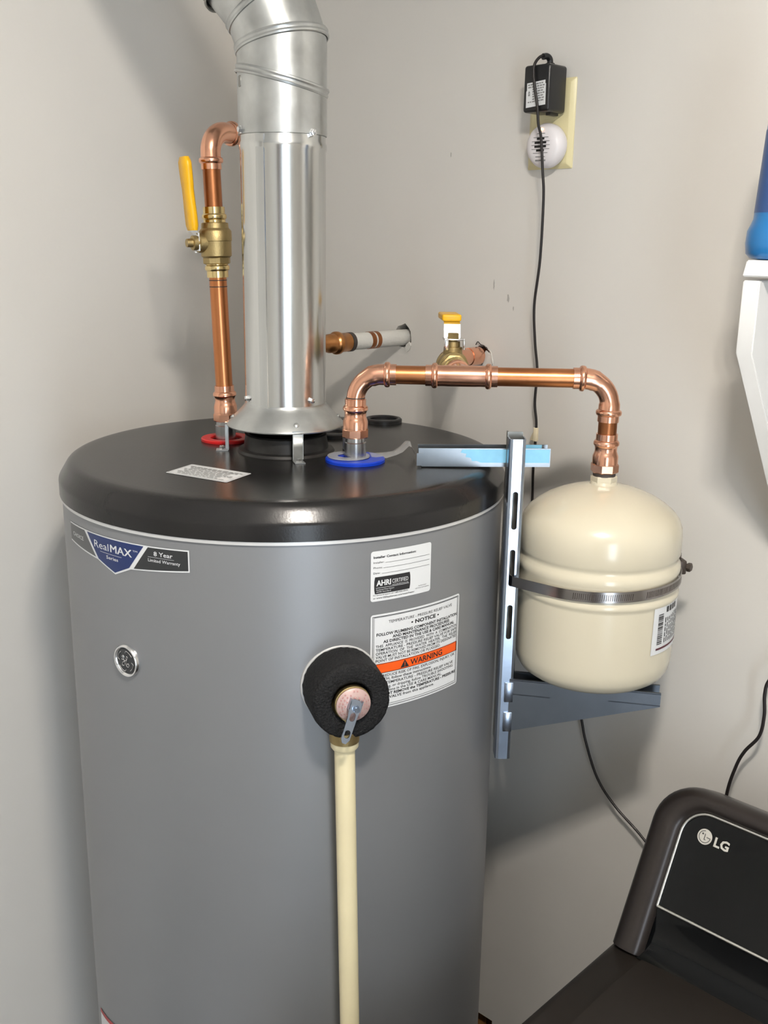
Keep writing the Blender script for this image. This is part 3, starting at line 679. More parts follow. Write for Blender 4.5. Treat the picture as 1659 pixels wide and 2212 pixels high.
b = BM(); boxf(b, CVM, -0.0125, 0.0125, 0.022, 0.085, 0.0555, 0.0640, bevel=0.0022, seg=3); mk('grip', b, 'yellow', parent=hd, label='yellow vinyl grip')
b = BM(); lathe(b, CVM(0, 0, 0.0355), st, [(0, 0.0078), (0.0062, 0.0078), (0.0068, 0.0070)], 6); mk('handle_nut', b, 'brass', parent=cv)

# short supply stub from the wall to the cold valve
co = W(0.0149, 0, 1.5954)
v_end = cvc + br * 0.0515
d_el = 0.5
ws_ = W(0.0149, 0.060, 1.5954)
ss = thing('cold_supply_stub', co, 'short copper stub leaving the wall behind the brass ball valve', 'pipe')
b = BM(); cyl(b, v_end - br * 0.012, v_end + (ws_ - v_end) * 0.5, RP, 28); mk('pipe', b, 'copper_pipe', parent=ss)
pe = Path([v_end + br * 0.004, ws_, W(0.0149, 0.022, 1.5954)], 0.016, 10); L = pe.L
b = BM(); tube(b, pe, [(0, RP), (0, RF), (0.006, RF), (0.008, RBD), (0.011, RBD), (0.013, RF), (L, RF)], 30); mk('elbow', b, 'copper_fit', parent=ss)
b = BM(); lathe(b, W(0.0149, 0.030, 1.5954), -nR, [(0, RF), (0, RF + 0.0010), (0.024, RF + 0.0010), (0.0245, RP)], 30); mk('coupling', b, 'copper_fit', parent=ss)
b = BM(); cyl(b, W(0.0149, 0.010, 1.5954), W(0.0149, -0.07, 1.5954), RP, 24); mk('pipe', b, 'copper_pipe', parent=ss)

# hot line: adapter, pipe, (ball valve), pipe, elbow, run behind the flue, drop and painted stub
hl = thing('hot_water_line', HOT + Zv * 0.027, 'copper pipe rising from the red-ringed outlet and looping behind the flue', 'pipe')
dT = (V((-0.2190, 1.327, 1.851)) - V((-0.2098, 1.327, 1.560))).normalized()
HB = HOT + Zv * 0.0270 + V((0.0012, 0, 0))
def HP(z): return HB + dT * ((z - HB.z) / dT.z)
adapter_part(hl, HB, dT)
b = BM(); cyl(b, HP(1.571), HP(1.722), RP, 32); mk('pipe', b, 'copper_pipe', parent=hl)
dark_ring(hl, HP(1.7085), dT); dark_ring(hl, HP(1.7105 - 0.010), dT)
vc = HP(1.7550)
hv, ax, st = ball_valve('ball_valve', vc, dT, V((-0.90, -0.58, 0)), 'brass ball valve on the copper riser with its yellow handle upright', L=0.086)
sd = ax.cross(st)
def HVM(a_, b_, c_): return vc + sd * a_ + ax * b_ + st * c_
b = BM(); boxf(b, HVM, -0.009, 0.009, -0.010, 0.012, 0.0245, 0.0262, bevel=0.0006); boxf(b, HVM, -0.009, -0.004, -0.0125, -0.010, 0.016, 0.0262, bevel=0.0005)
prism(b, [(0.010, 0.0245), (0.018, 0.0300), (0.098, 0.0330), (0.098, 0.0348), (0.017, 0.0318), (0.010, 0.0262)], lambda p_, q_, h_: HVM(h_, p_, q_), -0.0075, 0.0075)
hd = mk('handle', b, 'zinc_bright', parent=hv, label='zinc lever of the hot valve')
b = BM(); lathe(b, HVM(0, 0, 0.0262), st, [(0, 0.0068), (0.0050, 0.0068), (0.0055, 0.006)], 6); mk('handle_nut', b, 'zinc_bright', parent=hv)
b = BM()
gs = []
for i in range(15):
    q = i / 14.0; bb_ = 0.015 + 0.087 * q
    wdt = 0.0112 + 0.0008 * math.sin(q * 9) + (0.0010 if q > 0.62 else 0)
    tk = 0.0045
    if q < 0.04: wdt *= 0.85; tk *= 0.8
    if q > 0.96: wdt *= 0.72; tk *= 0.7
    cz = 0.0300 + 0.0050 * q
    gs.append([b.verts.new(HVM(x * wdt, bb_, cz + y * tk)) for x, y in ((-1, -0.5), (-0.8, -1), (0.8, -1), (1, -0.5), (1, 0.5), (0.8, 1), (-0.8, 1), (-1, 0.5))])
for i in range(14):
    for k in range(8): b.faces.new((gs[i][k], gs[i][(k + 1) % 8], gs[i + 1][(k + 1) % 8], gs[i + 1][k]))
b.faces.new(gs[0][::-1]); b.faces.new(gs[-1])
bmesh.ops.subdivide_edges(b, edges=[], cuts=1)
mk('grip', b, 'yellow', parent=hd, label='long yellow vinyl grip', sharp=60)
b = BM(); cyl(b, HP(1.790), HP(1.858), RP, 32); mk('pipe', b, 'copper_pipe_dark', parent=hl)
DROP = V((-0.114, 1.499, 0))
ET = HP(1.8880)
hd2 = (V((DROP.x, DROP.y, 0)) - V((ET.x, ET.y, 0))).normalized()
pe = Path([HP(1.8425), ET, ET + hd2 * 0.052], 0.026, 14); L = pe.L
b = BM(); tube(b, pe, socket(0, 1)[:-1] + [(0.024, RF), (L - 0.024, RF)] + socket(L, -1)[1:], 32); mk('elbow', b, 'copper_fit', parent=hl)
dtop = V((DROP.x, DROP.y, ET.z))
b = BM(); cyl(b, ET + hd2 * 0.045, dtop - hd2 * 0.04, RP, 28); mk('pipe', b, 'copper_pipe', parent=hl)
ZW = 1.610
pe = Path([dtop - hd2 * 0.05, dtop, dtop - Zv * 0.05], 0.026, 12); L = pe.L
b = BM(); tube(b, pe, socket(0, 1)[:-1] + [(0.024, RF), (L - 0.024, RF)] + socket(L, -1)[1:], 28); mk('elbow', b, 'copper_fit', parent=hl)
dbot = W(-0.1475, 0.203, ZW); dbot = V((DROP.x + (dbot.x - DROP.x), DROP.y + (dbot.y - DROP.y), ZW))
b = BM(); cyl(b, dtop - Zv * 0.042, dbot + Zv * 0.042, RP, 28); mk('pipe', b, 'copper_pipe', parent=hl)
pe = Path([dbot + Zv * 0.05, dbot, dbot - nR * 0.045], 0.026, 12); L = pe.L
b = BM(); tube(b, pe, socket(0, 1)[:-1] + [(0.024, RF), (L - 0.01, RF)], 28); mk('elbow', b, 'copper_old', parent=hl)
b = BM(); lathe(b, W(-0.1475, 0.172, ZW), -nR, [(0, RF), (0.010, RF), (0.012, 0.0140), (0.022, 0.0142), (0.024, 0.0160), (0.026, 0.0172), (0.031, 0.0172), (0.033, 0.0160), (0.035, 0.0146), (0.052, 0.0142), (0.0525, 0.012)], 30); mk('press_coupling', b, 'copper_old', parent=hl)
b = BM(); lathe(b, W(-0.1475, 0.1205, ZW), -nR, [(0, 0.0136), (0, 0.0146), (0.0075, 0.0146), (0.0077, 0.012)], 30); mk('dark_collar', b, 'tape', parent=hl)
b = BM(); lathe(b, W(-0.1475, 0.125, ZW), -nR, [(0, 0.0128), (0.20, 0.0128)], 30); mk('painted_pipe', b, 'plaster', parent=hl, label='white painted stub entering the wall')
for o_, wd in ((0.0780, 0.0085), (0.0655, 0.0075)):
    b = BM(); lathe(b, W(-0.1475, o_, ZW), -nR, [(0, 0.0128), (0, 0.0134), (wd, 0.0134), (wd, 0.0128)], 30); mk('bare_band', b, 'copper_pipe_dark', parent=hl)

# ------------------------------------------------------------------ relief valve, foam sleeve, drain pipe
at = math.radians(17.15); ar = V((math.sin(at), -math.cos(at), 0)); ae_ = V((math.cos(at), math.sin(at), 0))
TP0 = V((HC.x, HC.y, 1.2985)) + ar * (RB - 0.002)
fo = thing('foam_sleeve', TP0, 'thick black foam sleeve around the relief valve', 'insulation')
b = BM(); rings(b, [(TP0 + ar * h, ar, r) for h, r in ((0.0035, 0.021), (0.0035, 0.0420), (0.010, 0.0424), (0.046, 0.0420), (0.0500, 0.0410), (0.0512, 0.038), (0.0512, 0.024), (0.0500, 0.0215), (0.010, 0.0205), (0.0035, 0.021))], 72, (False, False))
rn = random.Random(4)
for v in b.verts: v.co += V((rn.uniform(-1, 1), rn.uniform(-1, 1), rn.uniform(-1, 1))) * 0.0004
mk('foam_ring', b, 'foam', parent=fo, sharp=70)
b = BM(); rings(b, [(TP0 + ar * h, ar, r) for h, r in ((-0.004, 0.030), (-0.004, 0.0436), (0.0024, 0.0436), (0.0034, 0.0428), (0.0034, 0.030))], 64, (False, False)); mk('escutcheon', b, 'jacket_rim', parent=fo, label='pale ring behind the foam')
rv = thing('relief_valve', TP0, 'brass relief valve with a pink tag disc and steel test lever', 'valve')
b = BM(); lathe(b, TP0, ar, [(0.0, 0.012), (0.012, 0.013), (0.013, 0.0165), (0.050, 0.0170), (0.0505, 0.0190), (0.054, 0.0190), (0.0545, 0.0178), (0.0565, 0.0178)], 40); vb = mk('valve_body', b, 'brass', parent=rv)
b = BM(); lathe(b, TP0 + ar * 0.056, ar, [(0, 0.0183), (0.0012, 0.0183), (0.0036, 0.0150), (0.0052, 0.009), (0.0056, 0.006)], 40); td = mk('tag_disc', b, 'pink_label', parent=rv, label='pink printed tag disc')
b = BM()
for rr_, n_, r_in in ((0.0160, 26, 0), (0.0132, 18, 0), (0.0106, 12, 0)):
    for k in range(n_):
        th = math.radians(-70 + 320 * k / n_)
        if random.random() < 0.25: continue
        ct = TP0 + ar * (0.0580 + (0.0183 - rr_) * 0.62) + (ae_ * math.cos(th) + Zv * math.sin(th)) * rr_
        tn = -ae_ * math.sin(th) + Zv * math.cos(th); rd = (ae_ * math.cos(th) + Zv * math.sin(th))
        b.faces.new([b.verts.new(ct + tn * x + rd * y + ar * 0.0004 - ar * y * 0.7) for x, y in ((-0.0008, -0.0006), (0.0008, -0.0006), (0.0008, 0.0006), (-0.0008, 0.0006))])
mk('tiny_print', b, 'tag_ink', parent=td, flat=True, kind='stuff')
b = BM(); lathe(b, TP0 + ar * 0.060, ar, [(0, 0.0062), (0.004, 0.0060), (0.007, 0.0035), (0.011, 0.003)], 18); mk('stem', b, 'zinc', parent=rv)
# lever: bent strip with two holes
lv0 = TP0 + ar * 0.066 + Zv * 0.003; dn = (ae_ * -0.34 - Zv * 0.90 + ar * 0.16).normalized(); lw_ = (ae_ * 0.9 - Zv * 0.34).normalized(); lnn = dn.cross(lw_).normalized()
def LV(a_, b_, h_): return lv0 + lw_ * a_ + dn * b_ + lnn * h_
b = BM(); prism(b, [(-0.0075, -0.004), (-0.0035, -0.0065), (0.0025, -0.0060), (0.0065, -0.003), (0.0052, 0.012), (0.0045, 0.036), (0.0015, 0.0405), (-0.0025, 0.0400), (-0.0048, 0.036), (-0.0052, 0.012)], LV, -0.0008, 0.0008)
lever = mk('test_lever', b, 'zinc', parent=rv, label='steel test lever with two holes')
for y0, y1 in ((0.0075, 0.0165), (0.026, 0.0345)):
    b = BM(); prism(b, rrect(-0.0030, 0.0030, y0, y1, 0.0028, 6), LV, -0.004, 0.004); 
    for v in b.verts: v.co -= WLOC[lever]
    # cutter lives in the lever's own space, so move the result with the parent afterwards
    me = bpy.data.meshes.new('c'); bmesh.ops.recalc_face_normals(b, faces=b.faces); b.to_mesh(me); b.free()
    c = bpy.data.objects.new('c', me); COL.objects.link(c); c.location = WLOC[lever]
    md = lever.modifiers.new('cut', 'BOOLEAN'); md.object = c; md.solver = 'EXACT'; md.operation = 'DIFFERENCE'
    bpy.context.view_layer.update()
    nm2 = bpy.data.meshes.new_from_object(lever.evaluated_get(bpy.context.evaluated_depsgraph_get()))
    lever.modifiers.clear(); lever.data = nm2; bpy.data.objects.remove(c)
b = BM()
for sx in (-0.0068, 0.0056): boxf(b, LV, sx, sx + 0.0012, -0.006, 0.006, -0.0075, 0.0008)
mk('lever_fork', b, 'zinc', parent=rv)
OUT = V((-0.0385, 0.9765, 1.2525))
b = BM(); pth = Path([TP0 + ar * 0.014, V((OUT.x, OUT.y, 1.290)), OUT - Zv * 0.004], 0.004, 8); tube(b, pth, [(0, 0.0150), (pth.L * 0.55, 0.0155), (pth.L - 0.014, 0.0150), (pth.L - 0.013, 0.0165), (pth.L, 0.0160)], 28); mk('outlet', b, 'brass', parent=rv)
dp = thing('drain_pipe', (-0.0130, 0.9765, 0.0), 'cream plastic drain pipe running down from the relief valve', 'pipe')
pd = (V((-0.0310, 0.9765, 0.888)) - OUT).normalized()
b = BM(); lathe(b, OUT + Zv * 0.002, pd, [(0, 0.0128), (0, 0.0152), (0.0125, 0.0150), (0.0150, 0.0132), (0.0155, 0.0112)], 36); mk('coupling', b, 'cpvc', parent=dp)
b = BM(); cyl(b, OUT + pd * 0.006, OUT + pd * (1.2505), 0.0111, 32); mk('pipe', b, 'cpvc', parent=dp)

# ------------------------------------------------------------------ expansion tank
et_ = thing('expansion_tank', (TK.x, TK.y, 1.236), 'cream enamelled expansion tank standing on a steel bracket', 'tank')
tz = V((TK.x, TK.y, 0))
P_ = [(1.2362, 0.03), (1.2364, 0.048), (1.2385, 0.066), (1.2430, 0.080), (1.2500, 0.0895), (1.2590, 0.0945), (1.2720, 0.0965), (1.3480, 0.0968), (1.3510, 0.0970), (1.3530, 0.0984), (1.3565, 0.0988), (1.3595, 0.0976), (1.3620, 0.0966), (1.3780, 0.0966), (1.3810, 0.0978), (1.3860, 0.0986), (1.3910, 0.0976), (1.3945, 0.0950), (1.3975, 0.0946), (1.4005, 0.0958), (1.4040, 0.0972), (1.4250, 0.0972), (1.4340, 0.0962), (1.4420, 0.0930), (1.4500, 0.0870), (1.4580, 0.0775), (1.4655, 0.0655), (1.4715, 0.0520), (1.4765, 0.0370), (1.4800, 0.0220), (1.4815, 0.0165), (1.4850, 0.0150)]
b = BM(); lathe(b, tz, Zv, P_, 96); mk('tank_shell', b, 'tank', parent=et_)
b = BM(); lathe(b, tz, Zv, [(1.4830, 0.0145), (1.4840, 0.0158), (1.4905, 0.0158), (1.4918, 0.0146)], 6, rot=0.35); mk('hex_neck', b, 'tank', parent=et_)
tm_ = lambda R: on_cyl(TK, R, 31.6, 1.2935)
tl = sticker('product_label', [(0, 0), (72, 0), (72, 60.5), (1.0, 60.8)], tm_(0.0975), 'label_white', et_, label='white barcode label on the side of the cream tank')
b = BM(); rn = random.Random(12); y = 12.0
while y < 50:
    hgt = rn.uniform(0.5, 1.9); rect2d(b, 9.0, 18.5, y, y + hgt); y += hgt + rn.uniform(0.4, 1.2)
for i in range(9):
    x = 23 + i * 4.6; yy = 12
    while yy < 44: q = rn.uniform(3, 8); rect2d(b, x, x + 1.8, yy, min(46, yy + q)); yy += q + 1.4
for i in range(4): rect2d(b, 24 + i * 7, 29 + i * 7, 50, 57)
wrap(b, tm_(0.0978), 3); mk('printed_bars', b, 'ink', parent=tl, flat=True, kind='stuff')
b = BM(); MT['maroon'] = mat('maroon_print', rgb(84, 30, 44), rough=0.45); rect2d(b, 8, 70, 5.0, 7.6); wrap(b, tm_(0.0978), 3); mk('maroon_strip', b, 'maroon', parent=tl, flat=True)

# worm-drive band clamp round tank and strut
STX, STY = 0.1540, 1.155
hc = thing('band_clamp', (TK.x, TK.y, 1.361), 'stainless worm drive clamp strapped around the cream tank', 'clamp')
rc = 0.0998; pts = []
P0 = V((STX, STY - 0.0012, 0)); dP = V((P0.x - TK.x, P0.y - TK.y, 0)); aP = math.atan2(dP.y, dP.x); be = math.acos(rc / dP.length)
def bandz(x): return 1.3678 + (x - 0.16) * 0.035
a0 = aP + be; a1 = aP - be + 2 * math.pi
pts = [V((STX - 0.002, STY + 0.012, 0)), V((STX - 0.0005, STY + 0.003, 0)), V((STX + 0.0012, STY - 0.0012, 0))]
for k in range(65):
    a = a0 + (a1 - a0) * k / 64; pts.append(V((TK.x + rc * math.cos(a), TK.y + rc * math.sin(a), 0)))
pts += [V((STX + 0.006, STY + 0.026, 0)), V((STX - 0.004, STY + 0.024, 0))]
pts = [V((p.x, p.y, bandz(p.x))) for p in pts]
b = BM(); ribbon(b, pts, Zv, 0.0127, 0.0008); mk('band', b, 'clamp', parent=hc)
b = BM()
for a in [a0 + 0.25 + k * 0.0235 for k in range(0, 108)]:
    if (a0 + 0.95 < a < a0 + 1.10): continue
    er = V((math.cos(a), math.sin(a), 0)); tt = V((-er.y, er.x, 0)); c = V((TK.x, TK.y, 0)) + er * (rc + 0.0005); c.z = bandz(c.x)
    b.faces.new([b.verts.new(c + tt * x + Zv * y) for x, y in ((-0.0004, -0.0040), (0.0004 - 0.0001, -0.0040), (0.0009, 0.0036), (0.0001, 0.0036))])
mk('worm_slots', b, 'clamp_dark', parent=hc, flat=True, kind='stuff')
a = math.radians(8); er = V((math.cos(a), math.sin(a), 0)); tt = V((-er.y, er.x, 0)); wc = V((TK.x, TK.y, 0)) + er * (rc + 0.005); wc.z = bandz(wc.x)
def WM(p_, q_, h_): return wc + er * p_ + tt * q_ + Zv * h_
b = BM(); boxf(b, WM, -0.005, 0.006, -0.012, 0.012, -0.0090, 0.0090, bevel=0.002); hs = mk('worm_housing', b, 'clamp_dark', parent=hc)
b = BM(); sd_ = (tt * -0.72 + er * 0.7).normalized(); cyl(b, wc - sd_ * 0.004, wc + sd_ * 0.013, 0.0042, 16); lathe(b, wc + sd_ * 0.012, sd_, [(0, 0.0058), (0.004, 0.0058), (0.005, 0.0045)], 6); mk('worm_screw', b, 'clamp_dark', parent=hs)
b = BM(); boxf(b, WM, 0.000, 0.0012, -0.004, 0.012, 0.006, 0.017); mk('band_tail', b, 'clamp', parent=hc)

# ------------------------------------------------------------------ bracket: slotted strut with two arms
bk = thing('tank_bracket', (STX, STY + 0.01, 1.13), 'zinc-plated slotted steel bracket between the heater and the cream tank', 'bracket')
b = BM(); hw, dpz, th = 0.0098, 0.022, 0.0015
outer = [(-hw, dpz), (-hw, 0.003), (-hw + 0.0012, 0.0010), (-hw + 0.0042, 0.0), (hw - 0.0042, 0.0), (hw - 0.0012, 0.0010), (hw, 0.003), (hw, dpz)]
inner = [(hw - th, dpz), (hw - th, 0.0035), (hw - 0.0045, th), (-hw + 0.0045, th), (-hw + th, 0.0035), (-hw + th, dpz)]
prism(b, outer + inner, lambda p_, q_, h_: V((STX + p_, STY + q_, h_)), 1.131, 1.5405)
so = mk('strut', b, 'zinc', parent=bk)
so.parent = None; so.location = WLOC[so]
for z0, z1 in ((1.432, 1.478), (1.361, 1.407), (1.293, 1.337)):
    b = BM(); prism(b, rrect(-0.0033, 0.0033, z0, z1, 0.0030, 5), lambda p_, q_, h_: V((STX + p_, h_, q_)), STY - 0.01, STY + 0.008); cut(so, b)
so.location = (0, 0, 0); so.parent = bk
for p in so.data.polygons: p.use_smooth = False
# inner rail behind, a little taller
b = BM(); boxf(b, XYZ, STX - 0.0085, STX + 0.0085, STY + 0.0225, STY + 0.0240, 1.150, 1.5455); boxf(b, XYZ, STX - 0.0100, STX - 0.0085, STY + 0.0205, STY + 0.0300, 1.150, 1.5455); mk('inner_rail', b, 'galv_dark', parent=bk)
def channel(bm, o, d, L, wdt, h0, h1, t=0.0014, back=True):
    """U channel along d: two webs (height h0 at start, h1 at end) and a floor, z up from o.z top edge"""
    nrm = V((-d.y, d.x, 0))
    for k in (0, 1):
        q = o + nrm * (0 if k == 0 else wdt - t)
        prism(bm, [(0, 0), (L, 0), (L, -h1), (0, -h0)], lambda p_, q_, h_, q0=q: q0 + d * p_ + Zv * q_ + nrm * h_, 0, t)
b = BM(); o = V((0.0400, 1.1805, 1.5235)); d = V((1, 0.012, 0.008)).normalized()
channel(b, o, d, 0.157, 0.025, 0.0212, 0.0212)
boxf(b, lambda p_, q_, h_: o + d * p_ + V((-d.y, d.x, 0)) * q_ + Zv * h_, 0.004, 0.157, 0.0, 0.025, -0.0222, -0.0208)
boxf(b, lambda p_, q_, h_: o + d * p_ + V((-d.y, d.x, 0)) * q_ + Zv * h_, -0.0020, 0.006, -0.0012, 0.0008, -0.021, -0.006)
ua = mk('upper_arm', b, 'zinc_mid', parent=bk, label='upper channel arm resting on the lid')
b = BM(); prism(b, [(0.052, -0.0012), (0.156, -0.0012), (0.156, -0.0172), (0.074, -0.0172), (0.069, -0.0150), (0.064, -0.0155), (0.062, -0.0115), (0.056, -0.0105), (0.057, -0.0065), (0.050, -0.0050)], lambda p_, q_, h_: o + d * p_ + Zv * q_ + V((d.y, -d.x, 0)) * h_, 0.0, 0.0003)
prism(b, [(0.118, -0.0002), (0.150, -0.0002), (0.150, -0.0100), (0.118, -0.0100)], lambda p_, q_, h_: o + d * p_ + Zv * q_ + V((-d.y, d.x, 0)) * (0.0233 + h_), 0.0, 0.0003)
mk('blue_patch', b, 'blue_patch', parent=ua, label='pale blue patch on the right half of the arm')  # pale blue colour on the arm's right half, uneven left edge
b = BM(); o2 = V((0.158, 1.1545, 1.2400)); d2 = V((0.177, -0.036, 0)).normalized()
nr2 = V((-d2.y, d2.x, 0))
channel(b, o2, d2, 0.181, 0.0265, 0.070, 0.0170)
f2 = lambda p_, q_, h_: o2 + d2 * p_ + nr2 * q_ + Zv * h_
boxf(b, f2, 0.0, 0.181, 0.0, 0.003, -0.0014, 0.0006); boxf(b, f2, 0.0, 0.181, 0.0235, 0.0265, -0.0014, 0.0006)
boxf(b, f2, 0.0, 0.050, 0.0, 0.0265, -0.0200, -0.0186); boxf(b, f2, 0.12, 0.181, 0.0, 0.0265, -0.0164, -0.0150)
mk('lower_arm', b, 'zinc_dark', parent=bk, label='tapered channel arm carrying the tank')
for zz in (1.236, 1.196):
    b = BM(); boxf(b, XYZ, STX - 0.002, STX + 0.0088, STY - 0.0022, STY + 0.001, zz - 0.026, zz, bevel=0.0006); mk('hook', b, 'zinc', parent=bk)

# ------------------------------------------------------------------ outlet, plug-in alarm, power adapter and cords
op = thing('outlet_plate', W(0.123, 0, 1.857), 'ivory outlet cover plate behind the black adapter', 'outlet')
b = BM()
r_ = lambda i, h: [W(s, h, z) for s, z in rrect(0.0868 + i, 0.1592 - i, 1.8570 + i, 1.9708 - i, 0.0015, 3)]
prev = None
for i, h in ((0, 0.0), (0, 0.0012), (0.0055, 0.0058), (0.0070, 0.0062)):
    ring = [b.verts.new(p) for p in r_(i, h)]
    if prev:
        for k in range(len(ring)): b.faces.new((prev[k], prev[(k + 1) % len(ring)], ring[(k + 1) % len(ring)], ring[k]))
    prev = ring
b.faces.new(prev); mk('plate', b, 'ivory', parent=op)
for zc in (1.9340, 1.8940):
    b = BM(); prism(b, [(0.123 + 0.0165 * math.cos(t) , zc + max(-0.0138, min(0.0138, 0.0172 * math.sin(t)))) for t in [2 * math.pi * k / 32 for k in range(32)]], SZ, 0.0055, 0.0075); mk('receptacle', b, 'ivory', parent=op)

pa = thing('power_adapter', W(0.1275, 0.007, 1.923), 'black power adapter with a white label plugged in above the alarm', 'adapter')
b = BM(); boxf(b, W, 0.1068, 0.1487, 0.0078, 0.0470, 1.9255, 1.9835, bevel=0.0040, seg=4); body = mk('housing', b, 'black_plastic', parent=pa)
fl = lambda o_: (lambda x, y: W(0.1128 + x / 1000 - y * 0.00002, 0.0470 + o_, 1.9312 + y / 1000 + x * 0.00008))
lb = sticker('rating_label', [(0, 0), (31, 0), (31, 25.5), (30, 25.7), (30, 30), (1, 30), (1, 21), (0, 20)], fl(0.0003), 'label_white', pa, 0, label='white rating label')
b = BM(); rn = random.Random(8)
for i in range(8):
    x = 3 if i in (0, 1, 7) else 10
    y = 26.5 - i * 3.0
    while x < 27: q = rn.uniform(2, 5); rect2d(b, x, min(29, x + q), y, y + 1.5); x += q + 0.9
poly2d(b, [(3, 17), (6.5, 17), (4.75, 20.5)]); rect2d(b, 3.4, 6.2, 14, 16.4)
wrap(b, fl(0.0005), 0); mk('printed_lines', b, 'ink_grey', parent=lb, flat=True, kind='stuff')
b = BM(); boxf(b, W, 0.133, 0.140, 0.012, 0.03, 1.9225, 1.9265); mk('plug_tab', b, 'black_plastic', parent=body)
b = BM(); lathe(b, W(0.1315, 0.024, 1.9825), Zv, [(0, 0.0062), (0.004, 0.006), (0.005, 0.0045)], 16)
wire(b, [W(0.1315, 0.024, 1.984), W(0.1315, 0.025, 1.991), W(0.1305, 0.030, 1.9945), W(0.1290, 0.037, 1.9935)], 0.0040, 12)
mk('strain_relief', b, 'black_plastic', parent=pa)
b = BM()
cord = [(0.1300, 0.031, 1.9945), (0.1275, 0.040, 1.9935), (0.1255, 0.0485, 1.9850), (0.1250, 0.0505, 1.9740), (0.1280, 0.0505, 1.9560), (0.1335, 0.0500, 1.9310), (0.1350, 0.0480, 1.9100), (0.1375, 0.0440, 1.8930), (0.1400, 0.0400, 1.8515), (0.1415, 0.037, 1.8165), (0.1375, 0.032, 1.7390), (0.1275, 0.026, 1.6760), (0.1285, 0.021, 1.6250), (0.1325, 0.018, 1.5860), (0.1300, 0.016, 1.5400), (0.1340, 0.015, 1.5070), (0.1320, 0.014, 1.4530), (0.1315, 0.012, 1.4100), (0.1350, 0.010, 1.3300), (0.1700, 0.010, 1.2200), (0.2150, 0.011, 1.1350), (0.2376, 0.012, 1.0920), (0.2503, 0.012, 1.0516), (0.2744, 0.012, 1.0006), (0.3084, 0.014, 0.9693), (0.3605, 0.016, 0.9383), (0.4200, 0.030, 0.9000), (0.4600, 0.032, 0.80), (0.48, 0.030, 0.6)]
wire(b, [W(*p) for p in cord], 0.0019, 10, 8); mk('cord', b, 'cord', parent=pa, label='thin black cord hanging down the wall')
b = BM()
boxf(b, W, 0.1315, 0.1375, 0.0135, 0.0185, 1.4845, 1.5040, bevel=0.0006); tg = mk('cord_tag', b, 'paper', parent=pa, label='paper tag wrapped on the cord')
b = BM()
pt_ = [(0.1180, 0.008, 1.4830), (0.1240, 0.011, 1.4920), (0.1320, 0.0150, 1.5020), (0.1320, 0.0150, 1.4850)]
A_ = [b.verts.new(W(*p)) for p in pt_]; b.faces.new(A_); bmesh.ops.solidify(b, geom=b.faces[:], thickness=0.0004); mk('tag_flap', b, 'paper', parent=tg)

al = thing('gas_alarm', W(0.1275, 0.007, 1.857), 'round white plug-in alarm with an orange light below the adapter', 'alarm')
AC = W(0.1275, 0, 1.8856)
b = BM(); lathe(b, AC, nR, [(0.0072, 0.021), (0.0075, 0.0265), (0.012, 0.0284), (0.020, 0.0286), (0.0255, 0.0262), (0.0285, 0.0225), (0.0302, 0.0165), (0.0310, 0.009), (0.0312, 0.003)], 56); dm = mk('dome', b, 'alarm', parent=al)
def AD(x, y, h=0.0): # point on dome front
    r = math.hypot(x, y); hh = 0.0312 - 0.0000 - (r ** 2) * (0.0030 / 0.0165 ** 2 * 0.34)
    return AC + nL * x + Zv * y + nR * (hh + h)
for i, y in enumerate((0.0152, 0.0104, 0.0055, 0.0006, -0.0043, -0.0092, -0.0140)):
    hwid = (0.0062, 0.0118, 0.0142, 0.0146, 0.0142, 0.0115, 0.0075)[i]
    b = BM(); ribbon(b, [AD(-hwid + 2 * hwid * k / 8, y - 0.0005, 0.0002) for k in range(9)], Zv, 0.0007, 0.0008); mk('grille_rib', b, 'choice_grey' if i in (0, 6) else 'ink_grey', parent=dm)
for y, hwid in ((0.0082, 0.0058), (0.0032, 0.0092), (-0.0017, 0.0092), (-0.0066, 0.0062)):
    b = BM(); ribbon(b, [AD(-hwid + 2 * hwid * k / 8, y, 0.0003) for k in range(9)], Zv, 0.0026, 0.0008); mk('speaker_slot', b, 'black', parent=dm)
b = BM(); lathe(b, AD(0.0005, 0.0200, -0.001), nR, [(0, 0.0017), (0.0016, 0.0017), (0.0022, 0.001)], 14); mk('led', b, 'led', parent=dm, label='glowing orange light')
b = BM()
for k in range(8):
    x = -0.0080 + k * 0.0021; boxf(b, lambda p_, q_, h_: AD(p_, q_, h_), x, x + 0.0015, -0.0200, -0.0182, 0.0, 0.0004)
mk('name_print', b, 'ink_grey', parent=dm, kind='stuff')

wc_ = BM()
wire(wc_, [W(*p) for p in [(0.86, 0.012, 1.36), (0.70, 0.014, 1.30), (0.58, 0.018, 1.275), (0.530, 0.024, 1.262), (0.5145, 0.028, 1.240), (0.5119, 0.030, 1.2207), (0.5145, 0.030, 1.1932), (0.5113, 0.030, 1.1633), (0.4959, 0.032, 1.1367), (0.4875, 0.034, 1.1116), (0.4815, 0.038, 1.0700), (0.482, 0.040, 1.0), (0.49, 0.036, 0.8), (0.51, 0.03, 0.5)]], 0.0022, 10, 8)
mk('appliance_cord', wc_, 'cord', label='thin black cord dropping behind the washer console', cat='cord')

